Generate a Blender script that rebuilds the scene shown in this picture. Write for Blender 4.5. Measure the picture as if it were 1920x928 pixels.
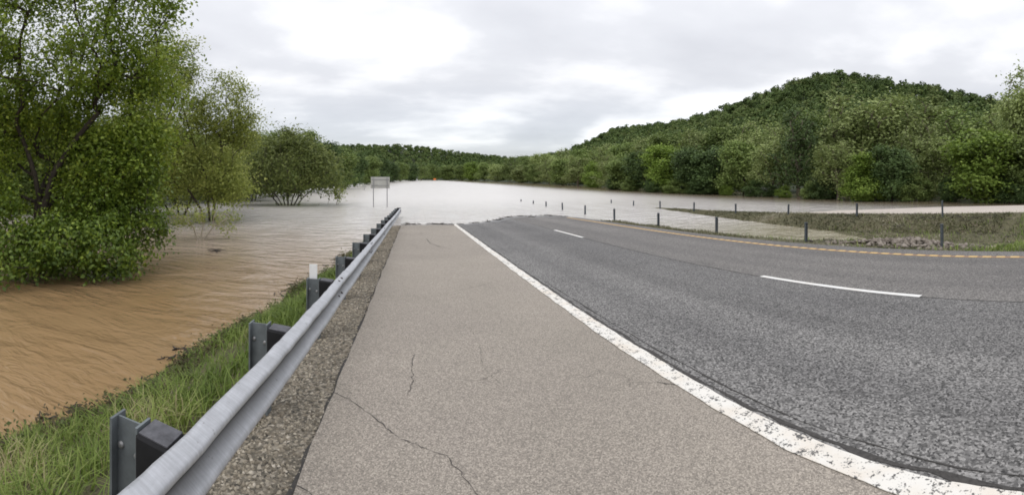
import bpy, math, random
import numpy as np
from mathutils import Vector

for o in list(bpy.data.objects):
    bpy.data.objects.remove(o, do_unlink=True)
scene = bpy.context.scene
COL = scene.collection
rad = math.radians

# ------------------------------------------------------------------ camera
# swept phone panorama: a central-cylindrical projection, 134 degrees wide
CAM_H = 2.46                       # above the flood water (z = 0)
FPX, X0, YH = 820.0, 776.0, 334.0  # focal radius, road vanishing column and horizon row of the photo
cam = bpy.data.cameras.new('camera')
cam.type = 'PANO'
cam.panorama_type = 'CENTRAL_CYLINDRICAL'
half = 1920 / FPX / 2
cam.central_cylindrical_range_u_min = -half
cam.central_cylindrical_range_u_max = half
cam.central_cylindrical_range_v_min = -(928 - YH) / FPX
cam.central_cylindrical_range_v_max = YH / FPX
cam.central_cylindrical_radius = 1.0
cam.clip_start = 0.05
cam.clip_end = 6000
cam_o = bpy.data.objects.new('camera', cam)
COL.objects.link(cam_o)
cam_o.location = (0, 0, CAM_H)
cam_o.rotation_euler = (math.pi / 2, 0, -(960 - X0) / FPX)
scene.camera = cam_o

# ------------------------------------------------------------------ world: overcast sky
SUN_EL, SUN_AZ = rad(58), rad(200)
world = bpy.data.worlds.new('World')
scene.world = world
world.use_nodes = True
wn, wl = world.node_tree.nodes, world.node_tree.links
wn.clear()
def N(tree, typ, **kw):
    n = tree.nodes.new(typ)
    for k, v in kw.items():
        if k.startswith('i_'):
            n.inputs[k[2:]].default_value = v
        else:
            setattr(n, k, v)
    return n
wt = world.node_tree
sky = N(wt, 'ShaderNodeTexSky', sky_type='NISHITA', sun_disc=False, sun_elevation=SUN_EL, sun_rotation=SUN_AZ,
        air_density=1.0, dust_density=1.5, ozone_density=1.0)
bg_sky = N(wt, 'ShaderNodeBackground', i_Strength=0.15)
wl.new(sky.outputs[0], bg_sky.inputs[0])
tc = N(wt, 'ShaderNodeTexCoord')
sep = N(wt, 'ShaderNodeSeparateXYZ')
wl.new(tc.outputs['Generated'], sep.inputs[0])
def wmath(op, a, b=None, clamp=False):
    m = N(wt, 'ShaderNodeMath', operation=op, use_clamp=clamp)
    for i, v in enumerate((a, b)):
        if v is None: continue
        if isinstance(v, (int, float)): m.inputs[i].default_value = v
        else: wl.new(v, m.inputs[i])
    return m.outputs[0]
zz = wmath('ADD', wmath('MAXIMUM', sep.outputs[2], 0.0), 0.13)   # flat cloud deck seen from below
cmb = N(wt, 'ShaderNodeCombineXYZ')
wl.new(wmath('DIVIDE', sep.outputs[0], zz), cmb.inputs[0])
wl.new(wmath('DIVIDE', sep.outputs[1], zz), cmb.inputs[1])
cmb.inputs[2].default_value = 17.7
n1 = N(wt, 'ShaderNodeTexNoise', i_Scale=0.42, i_Detail=6.0, i_Roughness=0.45, i_Distortion=0.5)
wl.new(cmb.outputs[0], n1.inputs['Vector'])
n2 = N(wt, 'ShaderNodeTexNoise', i_Scale=1.5, i_Detail=5.0, i_Roughness=0.5)
wl.new(cmb.outputs[0], n2.inputs['Vector'])
mixn = wmath('ADD', wmath('MULTIPLY', n1.outputs[0], 0.72), wmath('MULTIPLY', n2.outputs[0], 0.28))
ramp = N(wt, 'ShaderNodeValToRGB')
el = ramp.color_ramp.elements
el[0].position, el[0].color = 0.38, (0.67, 0.68, 0.725, 1)
el[1].position, el[1].color = 0.66, (1.40, 1.39, 1.40, 1)
e = el.new(0.49); e.color = (0.79, 0.80, 0.84, 1)
e = el.new(0.56); e.color = (1.03, 1.03, 1.05, 1)
wl.new(mixn, ramp.inputs[0])
bg_cl = N(wt, 'ShaderNodeBackground', i_Strength=1.0)
wl.new(ramp.outputs[0], bg_cl.inputs[0])
wl.new(wmath('ADD', wmath('MULTIPLY', wmath('MAXIMUM', sep.outputs[2], 0.0), 0.7), 0.92), bg_cl.inputs[1])   # standard overcast: brighter towards the zenith
mixs = N(wt, 'ShaderNodeMixShader')
cover = N(wt, 'ShaderNodeMapRange')
cover.inputs[1].default_value = 0.0; cover.inputs[2].default_value = 0.22
cover.inputs[3].default_value = 0.72; cover.inputs[4].default_value = 0.94
wl.new(sep.outputs[2], cover.inputs[0])
wl.new(cover.outputs[0], mixs.inputs[0])
wl.new(bg_sky.outputs[0], mixs.inputs[1])
wl.new(bg_cl.outputs[0], mixs.inputs[2])
wout = N(wt, 'ShaderNodeOutputWorld')
wl.new(mixs.outputs[0], wout.inputs[0])

sun = bpy.data.lights.new('sun', 'SUN')
sun.energy = 0.8
sun.angle = rad(40)
sun.color = (1.0, 0.97, 0.93)
sun_o = bpy.data.objects.new('sun', sun)
COL.objects.link(sun_o)
d = Vector((math.sin(SUN_AZ) * math.cos(SUN_EL), math.cos(SUN_AZ) * math.cos(SUN_EL), math.sin(SUN_EL)))
sun_o.rotation_euler = d.to_track_quat('Z', 'Y').to_euler()

vs = scene.view_settings
vs.view_transform = 'Standard'
vs.look = 'None'
vs.exposure = 0.0
vs.gamma = 1.0
vs.use_curve_mapping = False
scene.cycles.use_denoising = True
scene.cycles.filter_width = 1.75        # phone-lens softness
scene.cycles.max_bounces = 6
scene.cycles.transparent_max_bounces = 8
scene.cycles.caustics_reflective = False
scene.cycles.caustics_refractive = False

# ------------------------------------------------------------------ helpers
def tag(o, label=None, cat=None, group=None, kind=None):
    if label: o['label'] = label
    if cat: o['category'] = cat
    if group: o['group'] = group
    if kind: o['kind'] = kind
    return o

def mesh_data(name, V, F, mat=None, smooth=False, attr=None):
    V = np.asarray(V, dtype=np.float32).reshape(-1, 3)
    me = bpy.data.meshes.new(name)
    if isinstance(F, np.ndarray):
        m, k = F.shape
        me.vertices.add(len(V)); me.vertices.foreach_set('co', V.ravel())
        me.loops.add(m * k); me.loops.foreach_set('vertex_index', F.astype(np.int32).ravel())
        me.polygons.add(m)
        me.polygons.foreach_set('loop_start', np.arange(0, m * k, k, dtype=np.int32))
        me.polygons.foreach_set('loop_total', np.full(m, k, dtype=np.int32))
        me.update(calc_edges=True)
    else:
        me.from_pydata([tuple(v) for v in V], [], F)
        me.update()
    if smooth:
        me.polygons.foreach_set('use_smooth', np.ones(len(me.polygons), dtype=bool))
    if mat: me.materials.append(mat)
    if attr is not None:
        a = me.attributes.new('tint', 'FLOAT', 'POINT')
        a.data.foreach_set('value', np.asarray(attr, dtype=np.float32))
    return me

def obj(name, me, parent=None, loc=None):
    o = bpy.data.objects.new(name, me)
    COL.objects.link(o)
    if parent: o.parent = parent
    if loc is not None: o.location = loc
    return o

def empty(name, loc=(0, 0, 0)):
    o = bpy.data.objects.new(name, None)
    o.empty_display_size = 0.2
    COL.objects.link(o)
    o.location = loc
    return o

class MB:
    """collects polygons for one mesh"""
    def __init__(s): s.v = []; s.f = []
    def add(s, V, F):
        n = len(s.v); s.v += [tuple(v) for v in V]; s.f += [tuple(i + n for i in f) for f in F]
    def box(s, x0, x1, y0, y1, z0, z1, bev=0.0, shear=None):
        if bev <= 0:
            V = [(x, y, z) for z in (z0, z1) for y in (y0, y1) for x in (x0, x1)]
            s.add(V, [(0, 2, 3, 1), (4, 5, 7, 6), (0, 1, 5, 4), (2, 6, 7, 3), (0, 4, 6, 2), (1, 3, 7, 5)])
        else:
            b = bev
            def ring(z, i):
                return [(x0 + i, y0 + b, z), (x0 + b, y0 + i, z), (x1 - b, y0 + i, z), (x1 - i, y0 + b, z),
                        (x1 - i, y1 - b, z), (x1 - b, y1 - i, z), (x0 + b, y1 - i, z), (x0 + i, y1 - b, z)]
            R = ring(z0, 0) + ring(z1 - b, 0) + [((x - (x0 + x1) / 2) * (1 - 2 * b / (x1 - x0)) + (x0 + x1) / 2,
                 (y - (y0 + y1) / 2) * (1 - 2 * b / (y1 - y0)) + (y0 + y1) / 2, z1) for x, y, z in ring(z1, 0)]
            F = [tuple(range(7, -1, -1)), tuple(range(16, 24))]
            for k in (0, 8):
                for i in range(8):
                    j = (i + 1) % 8
                    F.append((k + i, k + j, k + 8 + j, k + 8 + i))
            s.add(R, F)
    def build(s, name, mat, parent=None, smooth=False):
        return obj(name, mesh_data(name, s.v, s.f, mat, smooth), parent)

def grid_faces(nu, nv):
    i = np.arange(nu - 1)[:, None]; j = np.arange(nv - 1)[None, :]
    a = i * nv + j
    return np.stack([a, a + nv, a + nv + 1, a + 1], -1).reshape(-1, 4)

def fbm(x, y, seed=0, octs=4):
    r = np.random.RandomState(seed)
    out = np.zeros(np.broadcast(x, y).shape)
    amp, fr = 1.0, 1.0
    for _ in range(octs):
        for _ in range(3):
            a = r.rand() * 6.283; p = r.rand() * 6.283
            out = out + amp * np.sin(fr * (np.cos(a) * x + np.sin(a) * y) + p) / 3
        amp *= 0.5; fr *= 2.07
    return out

def sstep(a, b, x):
    t = np.clip((np.asarray(x, float) - a) / (b - a), 0, 1)
    return t * t * (3 - 2 * t)

def az_of(px): return (px - X0) / FPX
ORD = ['first', 'second', 'third', 'fourth', 'fifth', 'sixth', 'seventh', 'eighth', 'ninth', 'tenth', 'eleventh', 'twelfth',
       'thirteenth', 'fourteenth', 'fifteenth', 'sixteenth', 'seventeenth', 'eighteenth', 'nineteenth', 'twentieth']
ORD += ['twenty-' + w for w in ORD[:9]] + ['thirtieth'] + ['thirty-' + w for w in ORD[:9]] + ['fortieth'] + ['forty-' + w for w in ORD[:9]]

# ------------------------------------------------------------------ materials
def new_mat(name):
    m = bpy.data.materials.new(name)
    m.use_nodes = True
    t = m.node_tree
    return m, t, t.nodes['Principled BSDF'], t.nodes['Material Output']

def coords(t, scale=(1, 1, 1), obj_space=True):
    tcn = N(t, 'ShaderNodeTexCoord')
    mp = N(t, 'ShaderNodeMapping')
    mp.inputs['Scale'].default_value = scale
    t.links.new(tcn.outputs['Object'], mp.inputs[0])
    return mp.outputs[0]

def ramp_node(t, src, stops):
    r = N(t, 'ShaderNodeValToRGB')
    e = r.color_ramp.elements
    while len(e) < len(stops): e.new(0.5)
    for k, (p, c) in enumerate(stops):
        e[k].position = p
        e[k].color = (c[0], c[1], c[2], 1) if not isinstance(c, (int, float)) else (c, c, c, 1)
    t.links.new(src, r.inputs[0])
    return r.outputs[0]

def mixc(t, fac, a, b, mode='MIX'):
    m = N(t, 'ShaderNodeMix', data_type='RGBA', blend_type=mode)
    for sock, v in ((m.inputs[0], fac), (m.inputs[6], a), (m.inputs[7], b)):
        if isinstance(v, (int, float)): sock.default_value = v
        elif isinstance(v, tuple): sock.default_value = (*v[:3], 1)
        else: t.links.new(v, sock)
    return m.outputs[2]

def noise(t, vec, scale, detail=4, rough=0.55, dist=0.0):
    n = N(t, 'ShaderNodeTexNoise', i_Scale=scale, i_Detail=detail, i_Roughness=rough, i_Distortion=dist)
    t.links.new(vec, n.inputs['Vector'])
    return n.outputs[0]

def voro(t, vec, scale, feature='F1', out=1):
    n = N(t, 'ShaderNodeTexVoronoi', feature=feature, i_Scale=scale)
    t.links.new(vec, n.inputs['Vector'])
    return n.outputs[out]

def bump(t, h, strength, dist, bsdf):
    b = N(t, 'ShaderNodeBump', i_Strength=strength, i_Distance=dist)
    t.links.new(h, b.inputs['Height'])
    t.links.new(b.outputs[0], bsdf.inputs['Normal'])
    return b

def asphalt(name, base, contrast, tint_patch, wheel=None, agg=70.0):
    m, t, b, o = new_mat(name)
    v = coords(t)
    cell = voro(t, v, agg, 'F1', 1)
    bw = N(t, 'ShaderNodeRGBToBW'); t.links.new(cell, bw.inputs[0])
    lo, hi = 1 - contrast, 1 + contrast
    sp = ramp_node(t, bw.outputs[0], [(0.1, tuple(c * lo for c in base)), (0.55, base), (0.95, tuple(min(1, c * hi * 1.1) for c in base))])
    big = noise(t, v, 0.7, 5, 0.6)
    sp = mixc(t, ramp_node(t, big, [(0.35, 0.0), (0.65, 0.55)]), sp, tint_patch, 'MULTIPLY')
    fine = noise(t, v, 160, 2, 0.7)
    sp = mixc(t, 0.35, sp, ramp_node(t, fine, [(0.3, 0.25), (0.7, 1.0)]), 'OVERLAY')
    spots = voro(t, v, 9.0, 'F1', 0)
    sp = mixc(t, ramp_node(t, spots, [(0.03, 0.6), (0.06, 0.0)]), sp, tuple(c * 0.35 for c in base))
    if wheel:   # long smooth bands where tyres run, across X
        vx = coords(t, (1.0, 0.02, 1.0))
        w = noise(t, vx, wheel, 2, 0.5)
        sp = mixc(t, ramp_node(t, w, [(0.38, 0.45), (0.6, 0.0)]), sp, (0.45, 0.45, 0.46), 'MULTIPLY')
    if wheel:
        px_ = N(t, 'ShaderNodeSeparateXYZ'); t.links.new(v, px_.inputs[0])
        wv = N(t, 'ShaderNodeMath', operation='SINE'); ph = N(t, 'ShaderNodeMath', operation='MULTIPLY_ADD')
        ph.inputs[1].default_value = 3.45; ph.inputs[2].default_value = 3.1
        t.links.new(px_.outputs[0], ph.inputs[0]); t.links.new(ph.outputs[0], wv.inputs[0])
        sp = mixc(t, ramp_node(t, wv.outputs[0], [(0.1, 0.0), (1.0, 0.30)]), sp, (0.72, 0.72, 0.74), 'MULTIPLY')
    wide = noise(t, v, 0.22, 4, 0.6, 0.4)
    sp = mixc(t, ramp_node(t, wide, [(0.38, 0.0), (0.62, 0.6)]), sp, (0.80, 0.80, 0.81), 'MULTIPLY')
    # hairline map cracking
    wob = noise(t, v, 2.2, 4, 0.6)
    add = N(t, 'ShaderNodeVectorMath', operation='MULTIPLY_ADD'); add.inputs[1].default_value = (0.9, 0.9, 0.0)
    t.links.new(wob, add.inputs[0]); t.links.new(v, add.inputs[2])
    vc = N(t, 'ShaderNodeTexVoronoi', feature='DISTANCE_TO_EDGE', i_Scale=0.42)
    t.links.new(add.outputs[0], vc.inputs['Vector'])
    gate = noise(t, v, 0.35, 2, 0.5)
    hair = mixc(t, ramp_node(t, gate, [(0.5, 0.0), (0.62, 0.7)]), (0, 0, 0), ramp_node(t, vc.outputs[0], [(0.0, 1.0), (0.006, 0.0)]))
    sp = mixc(t, hair, sp, tuple(c * 0.35 for c in base))
    # wet margin just above the flood
    gz = N(t, 'ShaderNodeNewGeometry'); gs = N(t, 'ShaderNodeSeparateXYZ'); t.links.new(gz.outputs['Position'], gs.inputs[0])
    wn_ = N(t, 'ShaderNodeMath', operation='MULTIPLY_ADD'); wn_.inputs[1].default_value = -0.03
    t.links.new(wob, wn_.inputs[0]); t.links.new(gs.outputs[2], wn_.inputs[2])
    wet = ramp_node(t, wn_.outputs[0], [(0.0, 0.85), (0.012, 0.0)])
    sp = mixc(t, wet, sp, (0.55, 0.53, 0.50), 'MULTIPLY')
    t.links.new(sp, b.inputs['Base Color'])
    t.links.new(ramp_node(t, wet, [(0.0, 0.82), (0.85, 0.3)]), b.inputs['Roughness'])
    hgt = voro(t, v, agg, 'F1', 0)
    bump(t, hgt, 0.5, 0.006, b)
    return m

M = {}
M['shoulder'] = asphalt('shoulder_asphalt', (0.318, 0.279, 0.236), 0.38, (0.88, 0.89, 0.87), agg=105)
M['lane_near'] = asphalt('dark_asphalt', (0.182, 0.175, 0.167), 0.82, (0.84, 0.84, 0.84), wheel=0.9, agg=62)
M['lane_far'] = asphalt('worn_asphalt', (0.205, 0.192, 0.178), 0.65, (0.85, 0.85, 0.85), wheel=0.7, agg=62)
M['opposite'] = asphalt('pale_concrete', (0.50, 0.44, 0.38), 0.15, (0.92, 0.92, 0.92), agg=60)

def paint(name, col, under, wear=0.5):
    m, t, b, o = new_mat(name)
    v = coords(t)
    n = noise(t, v, 14, 6, 0.7)
    n2 = noise(t, v, 60, 3, 0.6)
    mixv = N(t, 'ShaderNodeMath', operation='MULTIPLY_ADD'); mixv.inputs[1].default_value = 0.6
    t.links.new(n, mixv.inputs[0])
    sc = N(t, 'ShaderNodeMath', operation='MULTIPLY'); sc.inputs[1].default_value = 0.4
    t.links.new(n2, sc.inputs[0]); t.links.new(sc.outputs[0], mixv.inputs[2])
    f = ramp_node(t, mixv.outputs[0], [(wear - 0.03, 1.0), (wear + 0.02, 0.0)])
    stain = noise(t, v, 3.0, 4, 0.6)
    c = mixc(t, ramp_node(t, stain, [(0.45, 0.0), (0.75, 0.5)]), col, (col[0] * 0.85, col[1] * 0.72, col[2] * 0.58))
    c = mixc(t, f, c, under)
    t.links.new(c, b.inputs['Base Color'])
    b.inputs['Roughness'].default_value = 0.6
    bump(t, n2, 0.25, 0.004, b)
    return m
M['white_paint'] = paint('white_paint', (0.80, 0.77, 0.71), (0.10, 0.095, 0.09), 0.45)
M['white_dash'] = paint('white_dash_paint', (0.82, 0.81, 0.78), (0.2, 0.2, 0.2), 0.28)
M['yellow_paint'] = paint('yellow_paint', (0.68, 0.45, 0.17), (0.3, 0.2, 0.1), 0.34)
M['groove'] = paint('rumble_groove', (0.36, 0.21, 0.10), (0.12, 0.09, 0.07), 0.42)

def plain(name, col, rough=0.7, metal=0.0, var=0.25, scale=8.0, bmp=0.0, spec=0.5):
    m, t, b, o = new_mat(name)
    v = coords(t)
    n = noise(t, v, scale, 6, 0.62)
    c = ramp_node(t, n, [(0.3, tuple(x * (1 - var) for x in col)), (0.7, tuple(min(1, x * (1 + var)) for x in col))])
    t.links.new(c, b.inputs['Base Color'])
    b.inputs['Roughness'].default_value = rough
    b.inputs['Metallic'].default_value = metal
    b.inputs['Specular IOR Level'].default_value = spec
    if bmp: bump(t, n, 0.4, bmp, b)
    return m
M['crack'] = plain('crack_filler', (0.06, 0.056, 0.052), 0.95, var=0.4, scale=40)
M['post_steel'] = plain('weathered_post_steel', (0.17, 0.19, 0.20), 0.62, 0.35, 0.3, 6)
M['block'] = plain('black_composite_block', (0.009, 0.009, 0.010), 0.9, 0, 0.4, 9)
M['block_top'] = plain('pale_block_top', (0.10, 0.10, 0.11), 0.85, 0, 0.4, 20)
M['bolt'] = plain('bolt_steel', (0.33, 0.33, 0.33), 0.5, 0.6, 0.3, 30)
M['marker'] = plain('barrier_post_steel', (0.11, 0.125, 0.14), 0.65, 0.3, 0.35, 10)
M['reflector'] = plain('white_reflector', (0.85, 0.85, 0.84), 0.4, 0, 0.05, 20)
M['sign'] = plain('bare_sign_back', (0.40, 0.40, 0.37), 0.5, 0.2, 0.12, 3)
M['sign_post'] = plain('sign_post_steel', (0.28, 0.28, 0.28), 0.6, 0.3, 0.2, 6)
M['bark'] = plain('bark', (0.055, 0.043, 0.033), 0.9, 0, 0.45, 7, 0.02)
M['bark_pale'] = plain('pale_bark', (0.16, 0.13, 0.10), 0.9, 0, 0.4, 7, 0.02)
M['bleached'] = plain('bleached_branch', (0.42, 0.37, 0.30), 0.85, 0, 0.25, 7)
M['rock'] = plain('pinkish_rubble', (0.30, 0.24, 0.21), 0.9, 0, 0.45, 3.0, 0.01)
M['debris'] = plain('wet_debris', (0.05, 0.042, 0.035), 0.8, 0, 0.5, 9)
M['orange'] = plain('orange_sheeting', (0.8, 0.2, 0.03), 0.5, 0, 0.05, 4)
M['pale_board'] = plain('pale_siding', (0.62, 0.63, 0.66), 0.6, 0, 0.06, 4)

# galvanised rail: streaky zinc
m, t, b, o = new_mat('galvanised_rail')
v = coords(t, (6, 2.2, 1.0))
n = noise(t, v, 3.0, 6, 0.65)
v2 = coords(t, (1, 14, 0.8))
n2 = noise(t, v2, 5.0, 4, 0.6)
c = ramp_node(t, n, [(0.25, (0.40, 0.41, 0.43)), (0.7, (0.56, 0.57, 0.60))])
c = mixc(t, ramp_node(t, n2, [(0.4, 0.35), (0.62, 0.0)]), c, (0.30, 0.30, 0.31))
v3 = coords(t)
sp = noise(t, v3, 26, 3, 0.7)
c = mixc(t, ramp_node(t, sp, [(0.28, 0.6), (0.34, 0.0)]), c, (0.16, 0.15, 0.14))
ga = N(t, 'ShaderNodeAttribute', attribute_name='tint')      # shade below the upper hump, painted into the groove's colour
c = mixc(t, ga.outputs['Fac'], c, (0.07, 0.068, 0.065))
t.links.new(c, b.inputs['Base Color'])
b.inputs['Metallic'].default_value = 0.3
b.inputs['Roughness'].default_value = 0.5
bump(t, n2, 0.15, 0.002, b)
M['rail'] = m

# muddy flood water
m, t, b, o = new_mat('muddy_water')
v = coords(t)
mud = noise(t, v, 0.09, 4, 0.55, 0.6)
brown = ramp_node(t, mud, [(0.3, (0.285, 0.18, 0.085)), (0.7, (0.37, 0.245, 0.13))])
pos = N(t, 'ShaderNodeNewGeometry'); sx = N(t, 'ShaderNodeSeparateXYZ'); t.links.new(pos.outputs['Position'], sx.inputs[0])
# sky reflection painted into the base colour: paler and greyer away from the bank
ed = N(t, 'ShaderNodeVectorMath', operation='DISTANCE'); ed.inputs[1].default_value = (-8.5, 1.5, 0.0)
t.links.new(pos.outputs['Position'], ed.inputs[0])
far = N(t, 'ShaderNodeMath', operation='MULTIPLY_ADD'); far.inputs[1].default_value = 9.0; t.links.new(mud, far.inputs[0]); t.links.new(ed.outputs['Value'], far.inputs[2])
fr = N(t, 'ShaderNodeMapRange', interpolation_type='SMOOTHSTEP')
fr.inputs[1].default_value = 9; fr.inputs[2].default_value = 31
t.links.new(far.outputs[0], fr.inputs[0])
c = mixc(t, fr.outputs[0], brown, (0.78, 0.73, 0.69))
pool = N(t, 'ShaderNodeVectorMath', operation='DISTANCE'); pool.inputs[1].default_value = (17.0, 7.0, 0.0)
t.links.new(pos.outputs['Position'], pool.inputs[0])
pf = N(t, 'ShaderNodeMapRange', interpolation_type='SMOOTHSTEP'); pf.inputs[1].default_value = 6; pf.inputs[2].default_value = 17; pf.inputs[3].default_value = 1.0; pf.inputs[4].default_value = 0.0
t.links.new(pool.outputs['Value'], pf.inputs[0])
c = mixc(t, pf.outputs[0], c, (0.36, 0.32, 0.22))
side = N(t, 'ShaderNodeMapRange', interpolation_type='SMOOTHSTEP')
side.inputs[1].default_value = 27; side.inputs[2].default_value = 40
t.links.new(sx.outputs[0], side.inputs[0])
c = mixc(t, side.outputs[0], c, (0.22, 0.17, 0.11))  # dark tree reflections along the right bank, painted into the water colour
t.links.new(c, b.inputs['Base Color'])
b.inputs['IOR'].default_value = 1.42
va = coords(t, (1.0, 2.2, 1.0))
w1 = noise(t, va, 0.6, 3, 0.5, 1.1)
vb = coords(t, (1.3, 3.0, 1.0))
w2 = noise(t, vb, 2.6, 3, 0.55, 0.7)
h = N(t, 'ShaderNodeMath', operation='MULTIPLY_ADD'); h.inputs[1].default_value = 0.24
t.links.new(w2, h.inputs[0]); t.links.new(w1, h.inputs[2])
bn = bump(t, h.outputs[0], 1.0, 0.12, b)
st_ = N(t, 'ShaderNodeMapRange', interpolation_type='SMOOTHSTEP')       # the chop dies down along the reach
st_.inputs[1].default_value = 6; st_.inputs[2].default_value = 50; st_.inputs[3].default_value = 1.15; st_.inputs[4].default_value = 0.32
t.links.new(sx.outputs[1], st_.inputs[0])
vcur = coords(t, (0.35, 0.10, 1.0))
cur = ramp_node(t, noise(t, vcur, 1.6, 4, 0.6, 1.2), [(0.36, 0.35), (0.62, 1.45)])
sm = N(t, 'ShaderNodeMath', operation='MULTIPLY'); t.links.new(st_.outputs[0], sm.inputs[0]); t.links.new(cur, sm.inputs[1])
t.links.new(sm.outputs[0], bn.inputs['Strength'])
mr = N(t, 'ShaderNodeMapRange', interpolation_type='SMOOTHSTEP')
mr.inputs[1].default_value = 24; mr.inputs[2].default_value = 40; mr.inputs[3].default_value = 0.07; mr.inputs[4].default_value = 0.04
t.links.new(sx.outputs[0], mr.inputs[0])
ry = N(t, 'ShaderNodeMapRange', interpolation_type='SMOOTHSTEP')      # open reach, ruffled by the wind
ry.inputs[1].default_value = 14; ry.inputs[2].default_value = 55; ry.inputs[3].default_value = 1.0; ry.inputs[4].default_value = 3.2
t.links.new(sx.outputs[1], ry.inputs[0])
rm = N(t, 'ShaderNodeMath', operation='MULTIPLY'); t.links.new(mr.outputs[0], rm.inputs[0]); t.links.new(ry.outputs[0], rm.inputs[1])
t.links.new(rm.outputs[0], b.inputs['Roughness'])
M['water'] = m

# bank soil, hill floor
m, t, b, o = new_mat('bank_soil')
v = coords(t)
n = noise(t, v, 2.2, 7, 0.65)
c = ramp_node(t, n, [(0.3, (0.075, 0.062, 0.038)), (0.5, (0.11, 0.105, 0.05)), (0.7, (0.17, 0.135, 0.09))])
fine = noise(t, v, 45, 3, 0.7)
c = mixc(t, 0.6, c, ramp_node(t, fine, [(0.3, 0.1), (0.7, 0.95)]), 'OVERLAY')
t.links.new(c, b.inputs['Base Color']); b.inputs['Roughness'].default_value = 0.95
bump(t, fine, 0.7, 0.03, b)
M['soil'] = m
m, t, b, o = new_mat('gravel_bed')
v = coords(t)
cell = voro(t, v, 48, 'F1', 1); bw = N(t, 'ShaderNodeRGBToBW'); t.links.new(cell, bw.inputs[0])
c = ramp_node(t, bw.outputs[0], [(0.1, (0.05, 0.045, 0.037)), (0.6, (0.20, 0.175, 0.135)), (0.95, (0.42, 0.37, 0.30))])
t.links.new(c, b.inputs['Base Color']); b.inputs['Roughness'].default_value = 0.95
bump(t, voro(t, v, 48, 'F1', 0), 0.9, 0.012, b)
M['gravel_bed'] = m
M['forest_floor'] = plain('forest_floor', (0.035, 0.045, 0.02), 0.95, 0, 0.4, 0.15)

def tinted(name, stops, rough=0.6, transl=0.3, objvar=0.0, spec=0.3):
    """leaf / blade / stone material: colour from the per-piece 'tint' attribute"""
    m, t, b, o = new_mat(name)
    a = N(t, 'ShaderNodeAttribute', attribute_name='tint')
    c = ramp_node(t, a.outputs['Fac'], stops)
    if objvar:
        oi = N(t, 'ShaderNodeObjectInfo')
        hsv = N(t, 'ShaderNodeHueSaturation')
        r1 = N(t, 'ShaderNodeMapRange'); r1.inputs[3].default_value = 1 - objvar; r1.inputs[4].default_value = 1 + objvar
        t.links.new(oi.outputs['Random'], r1.inputs[0]); t.links.new(r1.outputs[0], hsv.inputs['Value'])
        t.links.new(c, hsv.inputs['Color']); c = hsv.outputs[0]
    t.links.new(c, b.inputs['Base Color'])
    b.inputs['Roughness'].default_value = rough
    b.inputs['Specular IOR Level'].default_value = spec
    if transl:
        tr = N(t, 'ShaderNodeBsdfTranslucent'); t.links.new(c, tr.inputs[0])
        mx = N(t, 'ShaderNodeMixShader'); mx.inputs[0].default_value = transl
        t.links.new(b.outputs[0], mx.inputs[1]); t.links.new(tr.outputs[0], mx.inputs[2])
        t.links.new(mx.outputs[0], o.inputs[0])
    return m
M['leaf_near'] = tinted('leaf_fresh_green', [(0, (0.103, 0.159, 0.021)), (0.5, (0.227, 0.317, 0.040)), (1, (0.456, 0.540, 0.090))], 0.45, 0.35, spec=0.4)
M['leaf_bush'] = tinted('leaf_deep_green', [(0, (0.074, 0.127, 0.022)), (0.6, (0.159, 0.235, 0.032)), (1, (0.338, 0.436, 0.063))], 0.45, 0.3, spec=0.4)
M['leaf_olive'] = tinted('leaf_olive', [(0, (0.158, 0.195, 0.043)), (0.5, (0.295, 0.343, 0.077)), (1, (0.486, 0.511, 0.155))], 0.5, 0.35)
M['leaf_willow'] = tinted('leaf_willow', [(0, (0.077, 0.105, 0.028)), (0.5, (0.146, 0.182, 0.046)), (1, (0.246, 0.277, 0.085))], 0.5, 0.3)
M['far_mid'] = tinted('far_leaf_mid', [(0, (0.108, 0.154, 0.042)), (0.5, (0.186, 0.253, 0.068)), (1, (0.292, 0.362, 0.113))], 0.6, 0.25, 0.2)
M['far_olive'] = tinted('far_leaf_olive', [(0, (0.175, 0.218, 0.074)), (0.5, (0.287, 0.345, 0.120)), (1, (0.409, 0.480, 0.197))], 0.6, 0.3, 0.18)
M['far_dark'] = tinted('far_leaf_dark', [(0, (0.043, 0.074, 0.024)), (0.5, (0.078, 0.125, 0.036)), (1, (0.127, 0.185, 0.057))], 0.6, 0.2, 0.15)
M['far_bright'] = tinted('far_leaf_bright', [(0, (0.110, 0.168, 0.028)), (0.5, (0.191, 0.280, 0.045)), (1, (0.309, 0.406, 0.084))], 0.6, 0.3, 0.12)
M['hill_leaf'] = tinted('hill_leaf', [(0, (0.049, 0.077, 0.024)), (0.35, (0.081, 0.124, 0.032)), (0.7, (0.105, 0.148, 0.041)), (1, (0.159, 0.192, 0.066))], 0.7, 0.15, 0, 0.2)
M['grass'] = tinted('grass_blades', [(0, (0.075, 0.115, 0.02)), (0.4, (0.15, 0.22, 0.04)), (0.75, (0.28, 0.35, 0.085)), (0.92, (0.42, 0.42, 0.18)), (1, (0.45, 0.38, 0.22))], 0.5, 0.35, spec=0.3)
M['grass_dull'] = tinted('trampled_grass', [(0, (0.07, 0.072, 0.032)), (0.5, (0.16, 0.155, 0.078)), (0.85, (0.28, 0.255, 0.165)), (1, (0.42, 0.385, 0.29))], 0.6, 0.25)
M['stone'] = tinted('gravel_stones', [(0, (0.09, 0.078, 0.06)), (0.4, (0.25, 0.215, 0.165)), (0.75, (0.42, 0.37, 0.29)), (1, (0.62, 0.56, 0.47))], 0.9, 0)
M['rubble'] = tinted('pink_rubble', [(0, (0.11, 0.092, 0.075)), (0.5, (0.225, 0.192, 0.16)), (1, (0.37, 0.325, 0.28))], 0.9, 0)

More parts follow.
